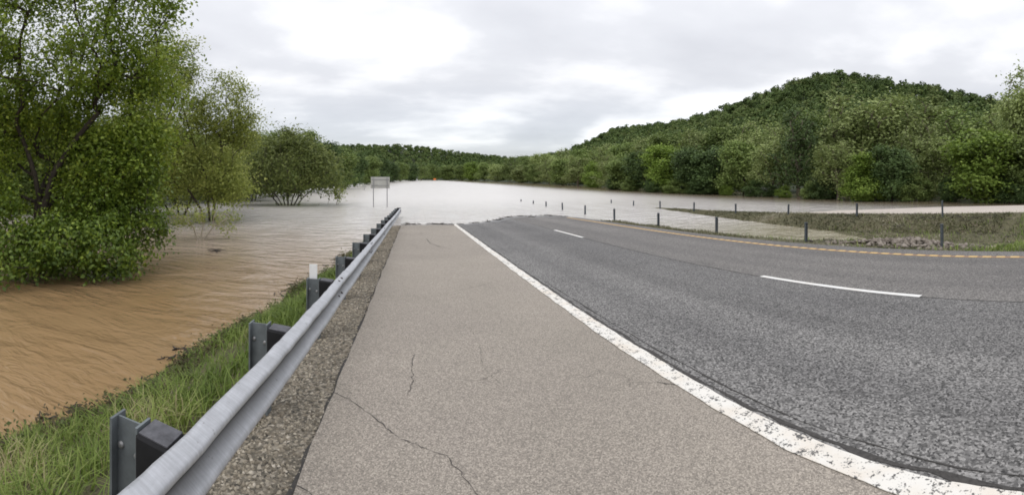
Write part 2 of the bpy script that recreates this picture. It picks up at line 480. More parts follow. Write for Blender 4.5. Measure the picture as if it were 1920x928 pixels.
# ------------------------------------------------------------------ road geometry (X lateral, Y along the road, water at z = 0)
def plane_z(x, y):
    """crown of the paved surface"""
    y = np.asarray(y, float)
    p = np.where(y < 24, 0.81 - 0.035 * y, -0.03 - 0.022 * (y - 24))
    p = np.maximum(p, -0.9) + 0.006 * fbm(np.asarray(x, float) * 1.3, y * 1.1, 91, 4) * sstep(14, 20, y)
    o = 0.10 * sstep(8, 24, y) * sstep(2.0, 7.0, x) * (1 - 0.4 * sstep(8.5, 10.5, x))
    return p + o

XS = [-14, -7.2, -3.15, -1.35, -1.10, -0.95, -0.66, 10.05, 10.14, 11.3, 13.0, 15.0, 16.7, 18.0, 18.8, 19.6, 20.0, 27.6, 28.4, 33, 40]
ZS = [-3.0, -2.0, -0.68, -0.10, -0.045, -0.035, -0.03, -0.03, -0.05, -0.12, -0.41, -0.50, -0.38, 0.0, 0.15, 0.19, 0.16, 0.06, -0.05, -0.95, -2.2]
def opp_dip(x, y): return 0.26 * sstep(9, 21, y) * sstep(19.5, 20.3, x)
def bank_z(x, y):
    x = np.asarray(x, float); y = np.asarray(y, float)
    rough = 0.05 * fbm(x * 1.7, y * 1.7, 5, 4) * np.where((x < -1.2) | ((x > 10.6) & (x < 19.4)) | (x > 28), 1, 0)
    wide = plane_z(np.where(x > 12, 0, x), y) + np.interp(x, XS, ZS) + rough - opp_dip(x, y)
    return wide

xs = np.unique(np.concatenate([np.linspace(-14, -0.66, 46), np.array(XS), np.linspace(10.1, 20, 40), np.linspace(20, 40, 16)]))
ys = np.concatenate([np.linspace(-24, 0, 24), np.linspace(0.4, 30, 90), np.linspace(31, 75, 30)])
XX, YY = np.meshgrid(xs, ys, indexing='ij')
V = np.stack([XX, YY, bank_z(XX, YY)], -1).reshape(-1, 3)
bank = obj('embankment', mesh_data('embankment', V, grid_faces(len(xs), len(ys)), M['soil'], True))
tag(bank, 'brown soil road embankment falling to the flood water', kind='structure')

def strip(name, x0, x1, y0, y1, dz, mat, nx=3, ny=120, edge=0.0, seed=1, thick=0.03, zfun=None, parent=None, fq=5):
    xs_ = np.linspace(0, 1, nx); ys_ = np.linspace(y0, y1, ny)
    A, B = np.meshgrid(xs_, ys_, indexing='ij')
    e0 = edge * fbm(B * fq, B * 0, seed, 4); e1 = edge * fbm(B * fq, B * 0 + 9, seed + 7, 4)
    X = (x0 + e0) * (1 - A) + (x1 + e1) * A
    zf = zfun or plane_z
    Z = zf(X, B) + dz
    top = np.stack([X, B, Z], -1)
    V = top.reshape(-1, 3)
    F = [tuple(f) for f in grid_faces(nx, ny)[:, ::-1]]
    F = [tuple(f[::-1]) for f in F]
    n = len(V)
    low = top.copy(); low[..., 2] -= thick
    V2 = np.concatenate([V, low[0], low[-1]])
    for j in range(ny - 1):
        F.append((j, j + 1, n + j + 1, n + j))
        a = (nx - 1) * ny
        F.append((a + j + 1, a + j, n + ny + j, n + ny + j + 1))
    o = obj(name, mesh_data(name, V2, F, mat), parent)
    return o
def st(o, label): return tag(o, label, kind='structure')
st(strip('road_shoulder', -0.66, 2.235, -24, 60, 0.0, M['shoulder'], 6, 330, edge=0.016, seed=3), 'tan paved shoulder running down into the flood')
st(strip('road', 2.235, 5.86, -24, 60, 0.002, M['lane_near'], 8, 200), 'dark grey near lane of coarse asphalt')
st(strip('road', 5.86, 10.08, -24, 60, 0.0, M['lane_far'], 8, 200, edge=0.01, seed=5), 'lighter worn lane beside the yellow line')
def opp_z(x, y): return plane_z(np.zeros_like(np.asarray(x, float)), y) + np.interp(x, XS, ZS) + 0.03 - opp_dip(x, y)
st(strip('road', 20.1, 27.5, -24, 75, 0.0, M['opposite'], 6, 120, edge=0.05, zfun=opp_z), 'pale dry carriageway across the median')
strip('joint', 5.845, 5.875, -24, 26, 0.004, M['crack'], 2, 260, edge=0.010, seed=8, thick=0.004, parent=bpy.data.objects['road'])
strip('joint', 2.285, 2.318, -24, 26, 0.0065, M['crack'], 2, 1200, edge=0.022, seed=9, fq=11, thick=0.003, parent=bpy.data.objects['road'])
strip('joint', 2.395, 2.402, -24, 8, 0.0065, M['crack'], 2, 700, edge=0.016, seed=19, fq=8, thick=0.003, parent=bpy.data.objects['road'])

# painted markings
st(strip('edge_line', 2.085, 2.265, -24, 30, 0.008, M['white_paint'], 4, 1100, edge=0.013, seed=21, thick=0.004, fq=9), 'worn white edge line between shoulder and dark lane')
dash_names = {2.57: 'white lane dash close to the camera beside the dark lane', 14.45: 'short far white lane dash near the flooded end'}
for y0 in (2.57, 14.45):
    st(strip('lane_dash', 5.83, 5.945, y0, y0 + 3.2, 0.009, M['white_dash'], 3, 40, edge=0.003, seed=31, thick=0.004), dash_names[y0])
yl = strip('yellow_line', 9.24, 9.38, -10, 25.5, 0.004, M['groove'], 3, 160, edge=0.006, seed=41, thick=0.004)
st(yl, 'yellow rumble-stripe line along the far edge of the pavement')
# each raised painted block of the rumble stripe
rng = random.Random(4)
blk = []
for k in range(112):
    y = -9.8 + k * 0.315
    if y > 25.3: break
    v_ = rng.randrange(3)
    while len(blk) <= v_:
        q = MB(); w0 = 0.064 + 0.003 * len(blk)
        n_ = 10
        pts = [(w0 * (1 if abs(math.cos(a)) > .3 else .8) * (1 if math.cos(a) > 0 else -1), 0.1 * math.sin(a)) for a in [math.pi * 2 * (i + .5) / n_ for i in range(n_)]]
        q.add([(x, yy, 0.010) for x, yy in pts] + [(x * 1.08, yy * 1.1, 0.004) for x, yy in pts],
              [tuple(range(n_))] + [(i, i + n_, (i + 1) % n_ + n_, (i + 1) % n_) for i in range(n_)])
        blk.append(mesh_data('paint_block', q.v, q.f, M['yellow_paint']))
    ob = obj('paint_block', blk[v_], yl, (9.31 + rng.uniform(-.006, .006), y, float(plane_z(9.31, y))))
    ob.rotation_euler = (-math.atan(0.035), 0, 0)

# cracks in the shoulder
def crack(pts, w, name, seed, parent):
    r = random.Random(seed)
    P = []
    for (a, b_) in zip(pts[:-1], pts[1:]):
        n_ = max(2, int(math.hypot(b_[0] - a[0], b_[1] - a[1]) / 0.035))
        for i in range(n_):
            u = i / n_
            P.append((a[0] * (1 - u) + b_[0] * u + r.gauss(0, .006), a[1] * (1 - u) + b_[1] * u + r.gauss(0, .006)))
    P.append(pts[-1])
    Vv, Ff = [], []
    for i, p in enumerate(P):
        q0 = P[max(0, i - 1)]; q1 = P[min(len(P) - 1, i + 1)]
        dx, dy = q1[0] - q0[0], q1[1] - q0[1]; L = math.hypot(dx, dy) or 1
        ww = .75 * w * r.uniform(0.15, 1.3) * (0.4 if i in (0, len(P) - 1) else 1) / 2
        for s in (-1, 1):
            x = p[0] - s * dy / L * ww; y = p[1] + s * dx / L * ww
            Vv.append((x, y, float(plane_z(x, y)) + 0.004))
        if i: Ff.append((2 * i - 2, 2 * i, 2 * i + 1, 2 * i - 1))
    obj(name, mesh_data(name, Vv, Ff, M['crack']), parent)
def gp(px, py):
    """photo pixel -> point on the sloping pavement"""
    th = az_of(px); s = (py - YH) / FPX
    r = 1.65 / (s - 0.035 * math.cos(th))
    return (r * math.sin(th), r * math.cos(th))
sh = bpy.data.objects['road_shoulder']
crack([gp(*p) for p in ((612, 728), (655, 750), (700, 782), (745, 820), (790, 838), (835, 855), (865, 885), (890, 922), (905, 950))], 0.010, 'crack', 1, sh)
crack([gp(*p) for p in ((776, 664), (772, 690), (776, 705), (768, 735), (766, 742))], 0.009, 'crack', 2, sh)
crack([gp(*p) for p in ((800, 448), (806, 456), (825, 463), (846, 466))], 0.035, 'crack', 3, sh)
crack([gp(*p) for p in ((880, 612), (900, 650), (905, 690), (940, 720))], 0.004, 'crack', 4, sh)
crack([gp(*p) for p in ((1232, 716), (1262, 722), (1290, 716), (1312, 708))], 0.02, 'crack', 5, sh)
crack([gp(*p) for p in ((520, 900), (560, 912), (600, 940))], 0.008, 'crack', 6, sh)

# ------------------------------------------------------------------ flood water
wx = np.linspace(-1600, 1600, 33)
A, B = np.meshgrid(wx, wx, indexing='ij')
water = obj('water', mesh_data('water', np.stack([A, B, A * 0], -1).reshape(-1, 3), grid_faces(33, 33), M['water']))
tag(water, 'muddy brown flood water covering the road and valley', kind='structure')

# ------------------------------------------------------------------ hills (one sheet to the horizon)
RIDGE = [(-3.2, .05, 420), (-2.0, .06, 360), (-1.3, .08, 300), (-.95, .09, 250), (-.6, .095, 240), (-.36, .10, 250), (-.25, .088, 420), (-.18, .078, 600),
         (-.09, .078, 720), (-.04, .081, 760), (.03, .074, 780), (.10, .064, 800), (.16, .056, 800), (.23, .049, 760), (.28, .054, 640), (.33, .062, 560),
         (.40, .090, 520), (.46, .118, 480), (.52, .124, 440), (.61, .138, 400), (.69, .160, 370), (.76, .184, 350), (.82, .208, 330),
         (.88, .232, 315), (.945, .248, 305), (1.005, .247, 300), (1.07, .238, 298), (1.13, .225, 295), (1.20, .215, 290), (1.27, .203, 285),
         (1.35, .186, 280), (1.45, .17, 280), (1.7, .14, 300), (2.2, .09, 350), (3.2, .05, 420)]
RA = np.array(RIDGE)
def shore_r(th):
    s = np.sin(th)
    right = 53 / np.maximum(s, 1e-3); left = 24 / np.maximum(-s, 1e-3)
    r = np.where(s > 0, right, left)
    r = np.minimum(r, 492 + 0 * th)
    return np.maximum(r, 21)
TREE = 9.0
def terrain_z(x, y):
    r = np.hypot(x, y); th = np.arctan2(x, y)
    e = np.interp(th, RA[:, 0], RA[:, 1]); R = np.interp(th, RA[:, 0], RA[:, 2])
    rs = shore_r(th)
    top = np.maximum(e * R + CAM_H - TREE, 2.0)
    tt = np.clip((r - rs - 12) / np.maximum(R - rs - 12, 20), 0, 1.6)
    up = np.where(tt < 1, (tt ** 1.25) * (1 - 0.15 * np.sin(tt * np.pi)), 1 - 0.6 * (tt - 1))
    z = np.where(r < rs, -2.0 + 2.2 * sstep(0, 1, (r - rs + 9) / 9), 0.2 + top * np.maximum(up, 0.0))
    z = z + fbm(x / 38, y / 38, 11, 3) * 2.2 * sstep(0.1, .5, tt) * (1 - .6 * sstep(.7, 1.0, tt))
    return z
th = np.linspace(-math.pi, math.pi, 361)
rr = np.concatenate([np.linspace(15, 120, 36), np.geomspace(124, 1500, 60)])
T, R_ = np.meshgrid(th, rr, indexing='ij')
GX, GY = R_ * np.sin(T), R_ * np.cos(T)
V = np.stack([GX, GY, terrain_z(GX, GY)], -1).reshape(-1, 3)
# floor under the near water closes the sheet
F = grid_faces(len(th), len(rr))[:, ::-1]
hills = obj('terrain', mesh_data('terrain', V, F.copy(), M['forest_floor'], True))
tag(hills, 'wooded valley sides and hills round the flood', kind='structure')
bed = MB(); bed.add([(-1700, -1700, -2.3), (1700, -1700, -2.3), (1700, 1700, -2.3), (-1700, 1700, -2.3)], [(0, 1, 2, 3)])
tag(bed.build('ground', M['soil']), 'drowned valley floor beneath the flood water', kind='structure')

# ------------------------------------------------------------------ foliage builders
def rand_unit(r, n):
    v = r.normal(size=(n, 3)); return v / np.linalg.norm(v, axis=1, keepdims=True)

def leaf_quads(C, nrm, length, width, r, tint, fold=0.0):
    """rhombic leaves: centres C, normals nrm, random roll"""
    n = len(C)
    a = rand_unit(r, n)
    t1 = np.cross(nrm, a); t1 /= np.maximum(np.linalg.norm(t1, axis=1, keepdims=True), 1e-6)
    t2 = np.cross(nrm, t1)
    L = np.asarray(length).reshape(-1, 1) * 0.5; W = np.asarray(width).reshape(-1, 1) * 0.5
    V = np.stack([C - t1 * L, C + t2 * W - t1 * L * .15 + nrm * fold * W, C + t1 * L, C - t2 * W - t1 * L * .15 + nrm * fold * W], 1)
    F = np.arange(4 * n).reshape(n, 4)
    return V.reshape(-1, 3), F, np.repeat(tint, 4)

def tubes(edges, sides=6):
    """edges: (p0, p1, r0, r1)"""
    P0 = np.array([e[0] for e in edges]); P1 = np.array([e[1] for e in edges])
    r0 = np.array([e[2] for e in edges]); r1 = np.array([e[3] for e in edges])
    d_ = P1 - P0; d_ /= np.maximum(np.linalg.norm(d_, axis=1, keepdims=True), 1e-6)
    ref = np.where(np.abs(d_[:, 2:3]) < 0.9, np.array([[0, 0, 1.0]]), np.array([[1.0, 0, 0]]))
    u = np.cross(d_, ref); u /= np.linalg.norm(u, axis=1, keepdims=True); w = np.cross(d_, u)
    a = np.arange(sides) * 2 * np.pi / sides
    ring = u[:, None, :] * np.cos(a)[None, :, None] + w[:, None, :] * np.sin(a)[None, :, None]
    A_ = P0[:, None, :] + ring * r0[:, None, None]; B_ = P1[:, None, :] + ring * r1[:, None, None]
    V = np.concatenate([A_, B_], 1).reshape(-1, 3)
    k = np.arange(sides); k2 = (k + 1) % sides
    f = np.stack([k, k2, k2 + sides, k + sides], -1)
    F = (np.arange(len(edges))[:, None, None] * 2 * sides + f[None]).reshape(-1, 4)
    return V, F

def skeleton(stems, sites, r, r_tip=0.012, bend=0.18, pw=2.3, alpha=0.35):
    """stems: list of polylines (list of points) growing from the base; sites: foliage points to be reached.
    Every site is wired to the node that gives the shortest detour; radii follow the pipe model."""
    nodes, parent, plen = [], [], []
    for s in stems:
        prev = -1
        for i, p in enumerate(s):
            p = np.array(p, float)
            nodes.append(p); parent.append(prev)
            plen.append(0 if prev < 0 else plen[prev] + np.linalg.norm(p - nodes[prev]))
            prev = len(nodes) - 1
    base_ok = [i for i in range(len(nodes)) if parent[i] >= 0]
    cap = len(nodes) + 2 * len(sites) + 4
    arr = np.zeros((cap, 3)); arr[:len(nodes)] = nodes
    pl = np.full(cap, 1e9); 
    for i in base_ok: pl[i] = plen[i]
    par = np.full(cap, -1); par[:len(parent)] = parent
    n = len(nodes)
    cen = arr[base_ok].mean(0)
    order = np.argsort(np.linalg.norm(sites - cen, axis=1))
    tip_idx = []
    for si in order:
        s = sites[si]
        dv = arr[:n] - s
        dist = np.linalg.norm(dv, axis=1)
        up = np.maximum(arr[:n, 2] - s[2], 0)
        cost = dist + alpha * pl[:n] + 0.6 * up
        k = int(np.argmin(cost))
        L = dist[k]
        mid = (arr[k] + s) / 2 + r.normal(size=3) * bend * L * 0.4 + np.array([0, 0, bend * L * 0.35])
        arr[n] = mid; par[n] = k; pl[n] = pl[k] + L * .5
        arr[n + 1] = s; par[n + 1] = n; pl[n + 1] = pl[k] + L
        tip_idx.append((si, n + 1, n))
        n += 2
    load = np.zeros(n)
    hasc = np.zeros(n, bool)
    for i in range(n):
        if par[i] >= 0: hasc[par[i]] = True
    load[~hasc] = r_tip ** pw
    for i in range(n - 1, -1, -1):
        if load[i] < r_tip ** pw: load[i] = r_tip ** pw
        if par[i] >= 0: load[par[i]] += load[i]
    rad_ = load ** (1 / pw)
    edges = []
    for i in range(n):
        p = par[i]
        if p >= 0: edges.append((arr[p], arr[i], min(rad_[p], rad_[i] * 1.5), rad_[i]))
    return edges, arr[:n], par[:n], tip_idx

def ell_sites(ells, n, r, shell=0.55, zmin=None):
    """n points in a union of ellipsoids ((cx,cy,cz),(rx,ry,rz),weight), biased to the outside"""
    w = np.array([e[2] for e in ells], float); w /= w.sum()
    out = []
    for (c, s, _), k in zip(ells, r.multinomial(n, w)):
        u = rand_unit(r, k) * (r.rand(k, 1) ** (1 / 3.0) * (1 - shell) + shell * (0.75 + 0.25 * r.rand(k, 1)))
        lump = 1 + 0.16 * fbm(u[:, :1] * 3.1, u[:, 1:2] * 3.1 + u[:, 2:] * 2.3, int(r.randint(1000)), 3)
        out.append(np.array(c) + u * np.array(s) * lump)
    P = np.concatenate(out)
    if zmin is not None: P[:, 2] = np.maximum(P[:, 2], zmin + r.rand(len(P)) * .4)
    return P

def foliage(sites, r, per, sigma, length, aspect, droop=0.4, up=0.5, centre=None, out=0.4, tint_noise=0.5, seed=0, flat=0.75, zmin=0.02):
    """leaves clustered round the sites"""
    n = len(sites) * per
    C = np.repeat(sites, per, 0)
    sg = sigma * (0.6 + 0.8 * r.rand(len(sites)))
    off = r.normal(size=(n, 3)) * np.repeat(sg, per)[:, None]
    off[:, 2] *= flat
    off[:, 2] -= droop * np.abs(r.normal(size=n)) * np.repeat(sg, per) * .6
    C = C + off
    C[:, 2] = np.where(C[:, 2] < zmin, zmin + 0.15 * r.rand(n), C[:, 2])
    nr = rand_unit(r, n); nr[:, 2] = np.abs(nr[:, 2]) * (0.5 + up) + up * .4
    if centre is not None:
        o_ = C - np.asarray(centre); o_ /= np.maximum(np.linalg.norm(o_, axis=1, keepdims=True), 1e-6)
        nr = nr + out * o_
    nr /= np.linalg.norm(nr, axis=1, keepdims=True)
    L = length * (0.6 + 0.8 * r.rand(n))
    clump = np.repeat(r.rand(len(sites)), per)
    tint = np.clip(0.5 + (clump - .5) * tint_noise + r.normal(size=n) * 0.13 + 0.15 * off[:, 2] / max(sigma, 1e-3), 0, 1)
    return leaf_quads(C, nr, L, L * aspect, r, tint, 0.25)

def make_tree_data(name, seed, stems, ells, n_sites, per, sigma, leaf, aspect, leaf_mat, bark, r_tip, shell=0.5, droop=0.4, out=0.4, bend=0.2, zmin=None,
                   sides=6, pw=2.3, twig_leaves=True, minr=0.0, alpha=.35):
    r = np.random.RandomState(seed)
    sites = ell_sites(ells, n_sites, r, shell, zmin)
    edges, arr, par, tips = skeleton(stems, sites, r, r_tip, bend, pw, alpha)
    if minr: edges = [e for e in edges if max(e[2], e[3]) > minr]
    TV, TF = tubes(edges, sides)
    trunk = mesh_data(name + '_trunk', TV, TF, bark, True)
    pts = sites
    if twig_leaves:
        extra = np.array([arr[m_] * .5 + arr[s_] * .5 for _, s_, m_ in tips])
        pts = np.concatenate([sites, extra[r.rand(len(extra)) < .5]])
    cen = sites.mean(0)
    LV, LF, LT = foliage(pts, r, per, sigma, leaf, aspect, droop, 0.5, cen, out)
    crown = mesh_data(name + '_crown', LV, LF, leaf_mat, False, LT)
    return trunk, crown

def place_tree(name, data, loc, rz=0, sc=(1, 1, 1), label=None, cat='tree', group=None):
    root = empty(name, loc)
    root.rotation_euler = (0, 0, rz); root.scale = sc
    obj('trunk', data[0], root); obj('crown', data[1], root)
    return tag(root, label, cat, group)

# ------------------------------------------------------------------ hill forest (far woods that read as one mass)
def crown_proto(seed, cards, size):
    r = np.random.RandomState(seed)
    nb = r.randint(4, 8)
    c = rand_unit(r, nb) * np.array([.5, .5, .35]) ; c[:, 2] = c[:, 2] + .1
    c[0] = (0, 0, .1)
    rb = r.uniform(.42, .7, nb)
    k = r.randint(nb, size=cards)
    u = rand_unit(r, cards); u[:, 2] = np.where(u[:, 2] < -.3, -u[:, 2], u[:, 2])
    P = c[k] + u * rb[k][:, None] * r.uniform(.85, 1.08, (cards, 1))
    nr = u + rand_unit(r, cards) * .55
    nr /= np.linalg.norm(nr, axis=1, keepdims=True)
    L = size * r.uniform(.6, 1.3, cards)
    V, F, t = leaf_quads(P, nr, L, L * .8, r, r.rand(cards) * .5)
    return V, F, t

def forest(name, label, polys_rng, seed, mat):
    """polys_rng: list of (th0, th1, r-function lo, hi, spacing, cards, size)"""
    r = np.random.RandomState(seed)
    VV, FF, TT = [], [], []
    n0 = 0
    for th0, th1, flo, fhi, spacing, cards, size in polys_rng:
        protos = [crown_proto(seed * 31 + i, cards, size) for i in range(6)]
        area = 0.5 * (th1 - th0) * (np.mean([fhi(a) ** 2 - flo(a) ** 2 for a in np.linspace(th0, th1, 9)]))
        cnt = int(area / spacing ** 2)
        tha = r.uniform(th0, th1, cnt * 3)
        lo = np.array([flo(a) for a in tha]); hi = np.array([fhi(a) for a in tha])
        ra = np.sqrt(r.rand(cnt * 3) * (hi ** 2 - lo ** 2) + lo ** 2)
        x, y = ra * np.sin(tha), ra * np.cos(tha)
        # reject crowded points on a grid
        seen = {}
        keep = []
        for i in range(len(x)):
            key = (int(x[i] // spacing), int(y[i] // spacing))
            if seen.get(key, 0) < 1:
                seen[key] = 1; keep.append(i)
        x, y = x[keep], y[keep]
        z = terrain_z(x, y)
        for i in range(len(x)):
            V, F, t = protos[r.randint(6)]
            a = r.rand() * 6.283; s = r.uniform(.55, 1.25) * spacing * .60
            h = r.uniform(.8, 1.7)
            ca, sa = math.cos(a) * s, math.sin(a) * s
            W = np.empty_like(V)
            W[:, 0] = V[:, 0] * ca - V[:, 1] * sa + x[i]
            W[:, 1] = V[:, 0] * sa + V[:, 1] * ca + y[i]
            W[:, 2] = V[:, 2] * s * h + z[i] + TREE - s * h * 0.95 + r.normal() * .7
            VV.append(W); FF.append(F + n0); n0 += len(V)
            TT.append(np.clip(t + r.beta(1.3, 1.6) * .85 - .15, 0, 1))
    o = obj(name, mesh_data(name, np.concatenate(VV), np.concatenate(FF), mat, False, np.concatenate(TT)))
    return tag(o, label, 'forest', kind='stuff')

def Rr(a): return float(np.interp(a, RA[:, 0], RA[:, 2]))
def sr(a): return float(shore_r(np.array([a]))[0])
forest('hill_forest', 'dense dark green forest covering the hill on the right',
       [(.42, 1.52, lambda a: sr(a) + 40, lambda a: Rr(a) * 1.05, 8.2, 250, .27), (.42, 1.52, lambda a: sr(a) + 60, lambda a: Rr(a) * 1.02, 9.0, 120, .34)], 3, M['hill_leaf'])
forest('ridge_forest', 'distant wooded ridge at the end of the flooded valley',
       [(-.30, .42, lambda a: max(min(Rr(a) - 220, 480), sr(a) + 12), lambda a: Rr(a) * 1.03, 9.5, 60, .45)], 5, M['hill_leaf'])
forest('bank_forest', 'wooded slope behind the flooded trees on the left',
       [(-1.15, -.28, lambda a: max(sr(a) + 25, 60), lambda a: Rr(a) * 1.03, 7.0, 60, .45)], 7, M['hill_leaf'])

# ------------------------------------------------------------------ trees on the right bank
def straight_stem(h, lean=0.3, seed=0, n=4, base=-0.6):
    r = np.random.RandomState(seed)
    l = r.normal(size=2) * lean
    return [(l[0] * (i / n) ** 1.4 + r.normal() * .06, l[1] * (i / n) ** 1.4 + r.normal() * .06, base + (h - base) * i / n) for i in range(n + 1)]

SHAPES = {
    'round': ([((0, 0, 6.0), (3.1, 3.1, 3.9), 1.2), ((0.3, 0, 2.6), (3.3, 3.3, 2.1), .8), ((-1.4, .6, 7.2), (1.7, 1.7, 1.9), .35), ((1.5, -.6, 6.2), (1.8, 1.8, 2.0), .35)], 4.5),
    'airy': ([((0, 0, 8.0), (1.8, 1.8, 2.2), .7), ((1.3, .4, 5.9), (1.9, 1.7, 2.0), .6), ((-1.5, -.4, 6.4), (1.8, 1.7, 1.9), .6), ((.2, -1.3, 3.6), (2.4, 2.2, 1.8), .6), ((-.6, 1.2, 2.6), (2.7, 2.2, 1.7), .5)], 6.5),
    'feather': ([((-.9, 0, 7.6), (1.4, 1.4, 2.5), .6), ((1.1, .5, 7.0), (1.5, 1.4, 2.4), .6), ((.1, -.8, 4.6), (2.4, 2.1, 2.2), .8), ((2.0, 0, 3.6), (1.5, 1.5, 1.9), .4), ((-2.0, .2, 3.3), (1.6, 1.6, 1.9), .4)], 6.0),
    'broad': ([((-1.8, 0, 6.0), (2.2, 2.0, 2.7), .8), ((1.8, .5, 6.6), (2.2, 2.0, 3.0), .8), ((0, -.6, 3.2), (3.9, 3.0, 2.4), 1.0), ((0, .2, 8.0), (1.7, 1.7, 1.7), .4)], 4.2),
    'cone': ([((0, 0, 2.2), (2.9, 2.9, 2.0), .8), ((.2, 0, 4.8), (2.0, 2.0, 2.2), .7), ((0, 0, 7.6), (1.1, 1.1, 2.2), .4)], 7.0),
    'shrub': ([((0, 0, 4.0), (4.4, 3.6, 4.2), 1.0), ((2.6, .3, 3.0), (2.7, 2.4, 3.0), .5), ((-2.8, -.3, 3.4), (2.5, 2.4, 3.3), .5), ((.8, 0, 7.6), (1.9, 1.9, 2.0), .3)], 3.0),
}
NATIVE_W = {'round': 6.8, 'airy': 6.2, 'feather': 6.2, 'broad': 8.0, 'cone': 5.8, 'shrub': 9.4}
TONES = {'dark': M['far_dark'], 'mid': M['far_mid'], 'olive': M['far_olive'], 'bright': M['far_bright']}
TONE_WORD = {'dark': 'dark green', 'mid': 'mid green', 'olive': 'pale olive', 'bright': 'bright green'}
SHAPE_WORD = {'round': 'rounded tree', 'airy': 'airy tree', 'feather': 'feathery forked tree', 'broad': 'broad two-lobed tree', 'cone': 'pointed young tree', 'shrub': 'low spreading shrub'}
TD = {}
for i, (k, (ells, hs)) in enumerate(SHAPES.items()):
    for alt in (0, 1):
        dense = k in ('round', 'broad', 'shrub', 'cone')
        stems = [straight_stem(hs, .5, 40 + i * 2 + alt)]
        if k in ('shrub', 'broad'):
            stems += [[(0, 0, -.5), (.5 * q, .2, 1.0), (1.3 * q, .4 * q, 2.6)] for q in (-1, 1)]
        TD[k, alt] = make_tree_data('bank_' + k, 100 + i * 7 + alt, stems, ells, 190 if dense else 150, 44 if dense else 30, .50 if dense else .46,
                                    .32 if dense else .27, .62, M['far_mid'], M['bark'] if dense else M['bark_pale'], .022 if dense else .032, shell=.5 if dense else .35, droop=.4, out=.55, minr=.03, sides=5)

def bank_tree(px, r, top, width_px, shape, tone, alt, seed, label, group, name='bank_tree', z0=0.0):
    th_ = az_of(px)
    x, y = r * math.sin(th_), r * math.cos(th_)
    h = CAM_H + (YH - top) / FPX * r - z0
    w = width_px / FPX * r
    root = place_tree(name, TD[shape, alt], (x, y, z0), random.Random(seed).uniform(0, 6.28), (w / NATIVE_W[shape], w / NATIVE_W[shape], h / 10.0), label,
                      'shrub' if shape == 'shrub' else 'tree', group)
    for c in root.children:
        if c.name.startswith('crown'):
            c.material_slots[0].link = 'OBJECT'; c.material_slots[0].material = TONES[tone]
    return root

def R46(px, off=0): return (46 + off) / math.sin(az_of(px))
front = [  # photo column, radius, top row, width, shape, tone, alt
    (1912, 50, 128, 130, 'airy', 'olive', 0), (1940, 47, 150, 130, 'broad', 'olive', 0), (1846, 44.5, 236, 150, 'round', 'bright', 0), (1925, 45, 250, 120, 'round', 'mid', 1),
    (1768, 50, 262, 110, 'airy', 'olive', 1), (1725, 53, 225, 120, 'airy', 'olive', 0), (1672, 47, 268, 92, 'round', 'dark', 1), (1618, 47.5, 284, 84, 'cone', 'bright', 0),
    (1570, 50, 262, 100, 'feather', 'olive', 1), (1556, 52, 318, 90, 'shrub', 'dark', 0), (1498, 56, 204, 108, 'airy', 'dark', 1),
    (1447, 60, 258, 90, 'feather', 'olive', 0), (1395, 64, 262, 100, 'broad', 'mid', 0), (1340, 68, 268, 100, 'round', 'dark', 0),
    (1292, 72, 270, 90, 'broad', 'dark', 1), (1250, 77, 268, 84, 'round', 'bright', 1), (1212, 83, 282, 80, 'broad', 'dark', 0),
    (1175, 92, 288, 76, 'round', 'mid', 0), (1142, 104, 290, 62, 'airy', 'olive', 0), (1112, 116, 300, 60, 'shrub', 'bright', 1), (1084, 130, 292, 58, 'feather', 'olive', 1),
    (1056, 150, 296, 54, 'round', 'mid', 1), (1030, 170, 298, 48, 'airy', 'olive', 1), (1004, 195, 304, 46, 'broad', 'mid', 1), (980, 225, 308, 42, 'round', 'olive', 0),
    (956, 260, 304, 40, 'airy', 'mid', 0), (932, 300, 306, 38, 'round', 'olive', 1), (908, 345, 304, 36, 'broad', 'mid', 0), (886, 390, 302, 34, 'round', 'bright', 0),
    (866, 430, 308, 30, 'broad', 'mid', 1)]
front.sort(key=lambda a: -a[0])
for i, f in enumerate(front):
    lab = '%s %s, %s from the right along the waterline below the hill' % (TONE_WORD[f[5]], SHAPE_WORD[f[4]], ORD[i])
    bank_tree(*f, i, lab, 'trees along the right waterline')
back = [
    (1880, 62, 205, 150, 'airy', 'olive', 0), (1800, 62, 205, 150, 'airy', 'mid', 1), (1735, 66, 180, 160, 'feather', 'olive', 1), (1660, 66, 172, 170, 'feather', 'olive', 0),
    (1590, 66, 178, 140, 'airy', 'olive', 1), (1535, 72, 205, 110, 'broad', 'mid', 1), (1462, 74, 225, 120, 'feather', 'olive', 1), (1405, 80, 228, 100, 'airy', 'olive', 0),
    (1350, 84, 236, 110, 'broad', 'mid', 0), (1300, 90, 238, 100, 'feather', 'olive', 0), (1255, 98, 246, 90, 'round', 'mid', 1), (1212, 106, 258, 80, 'airy', 'olive', 1),
    (1172, 120, 264, 76, 'round', 'mid', 0), (1132, 136, 268, 70, 'feather', 'olive', 1), (1094, 155, 276, 66, 'round', 'mid', 0), (1058, 180, 280, 60, 'airy', 'olive', 0),
    (1022, 210, 286, 54, 'broad', 'olive', 0), (990, 250, 290, 48, 'round', 'mid', 1), (960, 300, 294, 44, 'airy', 'mid', 1)]
for i, f in enumerate(back):
    lab = 'tall %s %s, %s from the right, second row under hill' % (TONE_WORD[f[5]], SHAPE_WORD[f[4]], ORD[i])
    bank_tree(*f, 60 + i, lab, 'second row of trees below the hill')
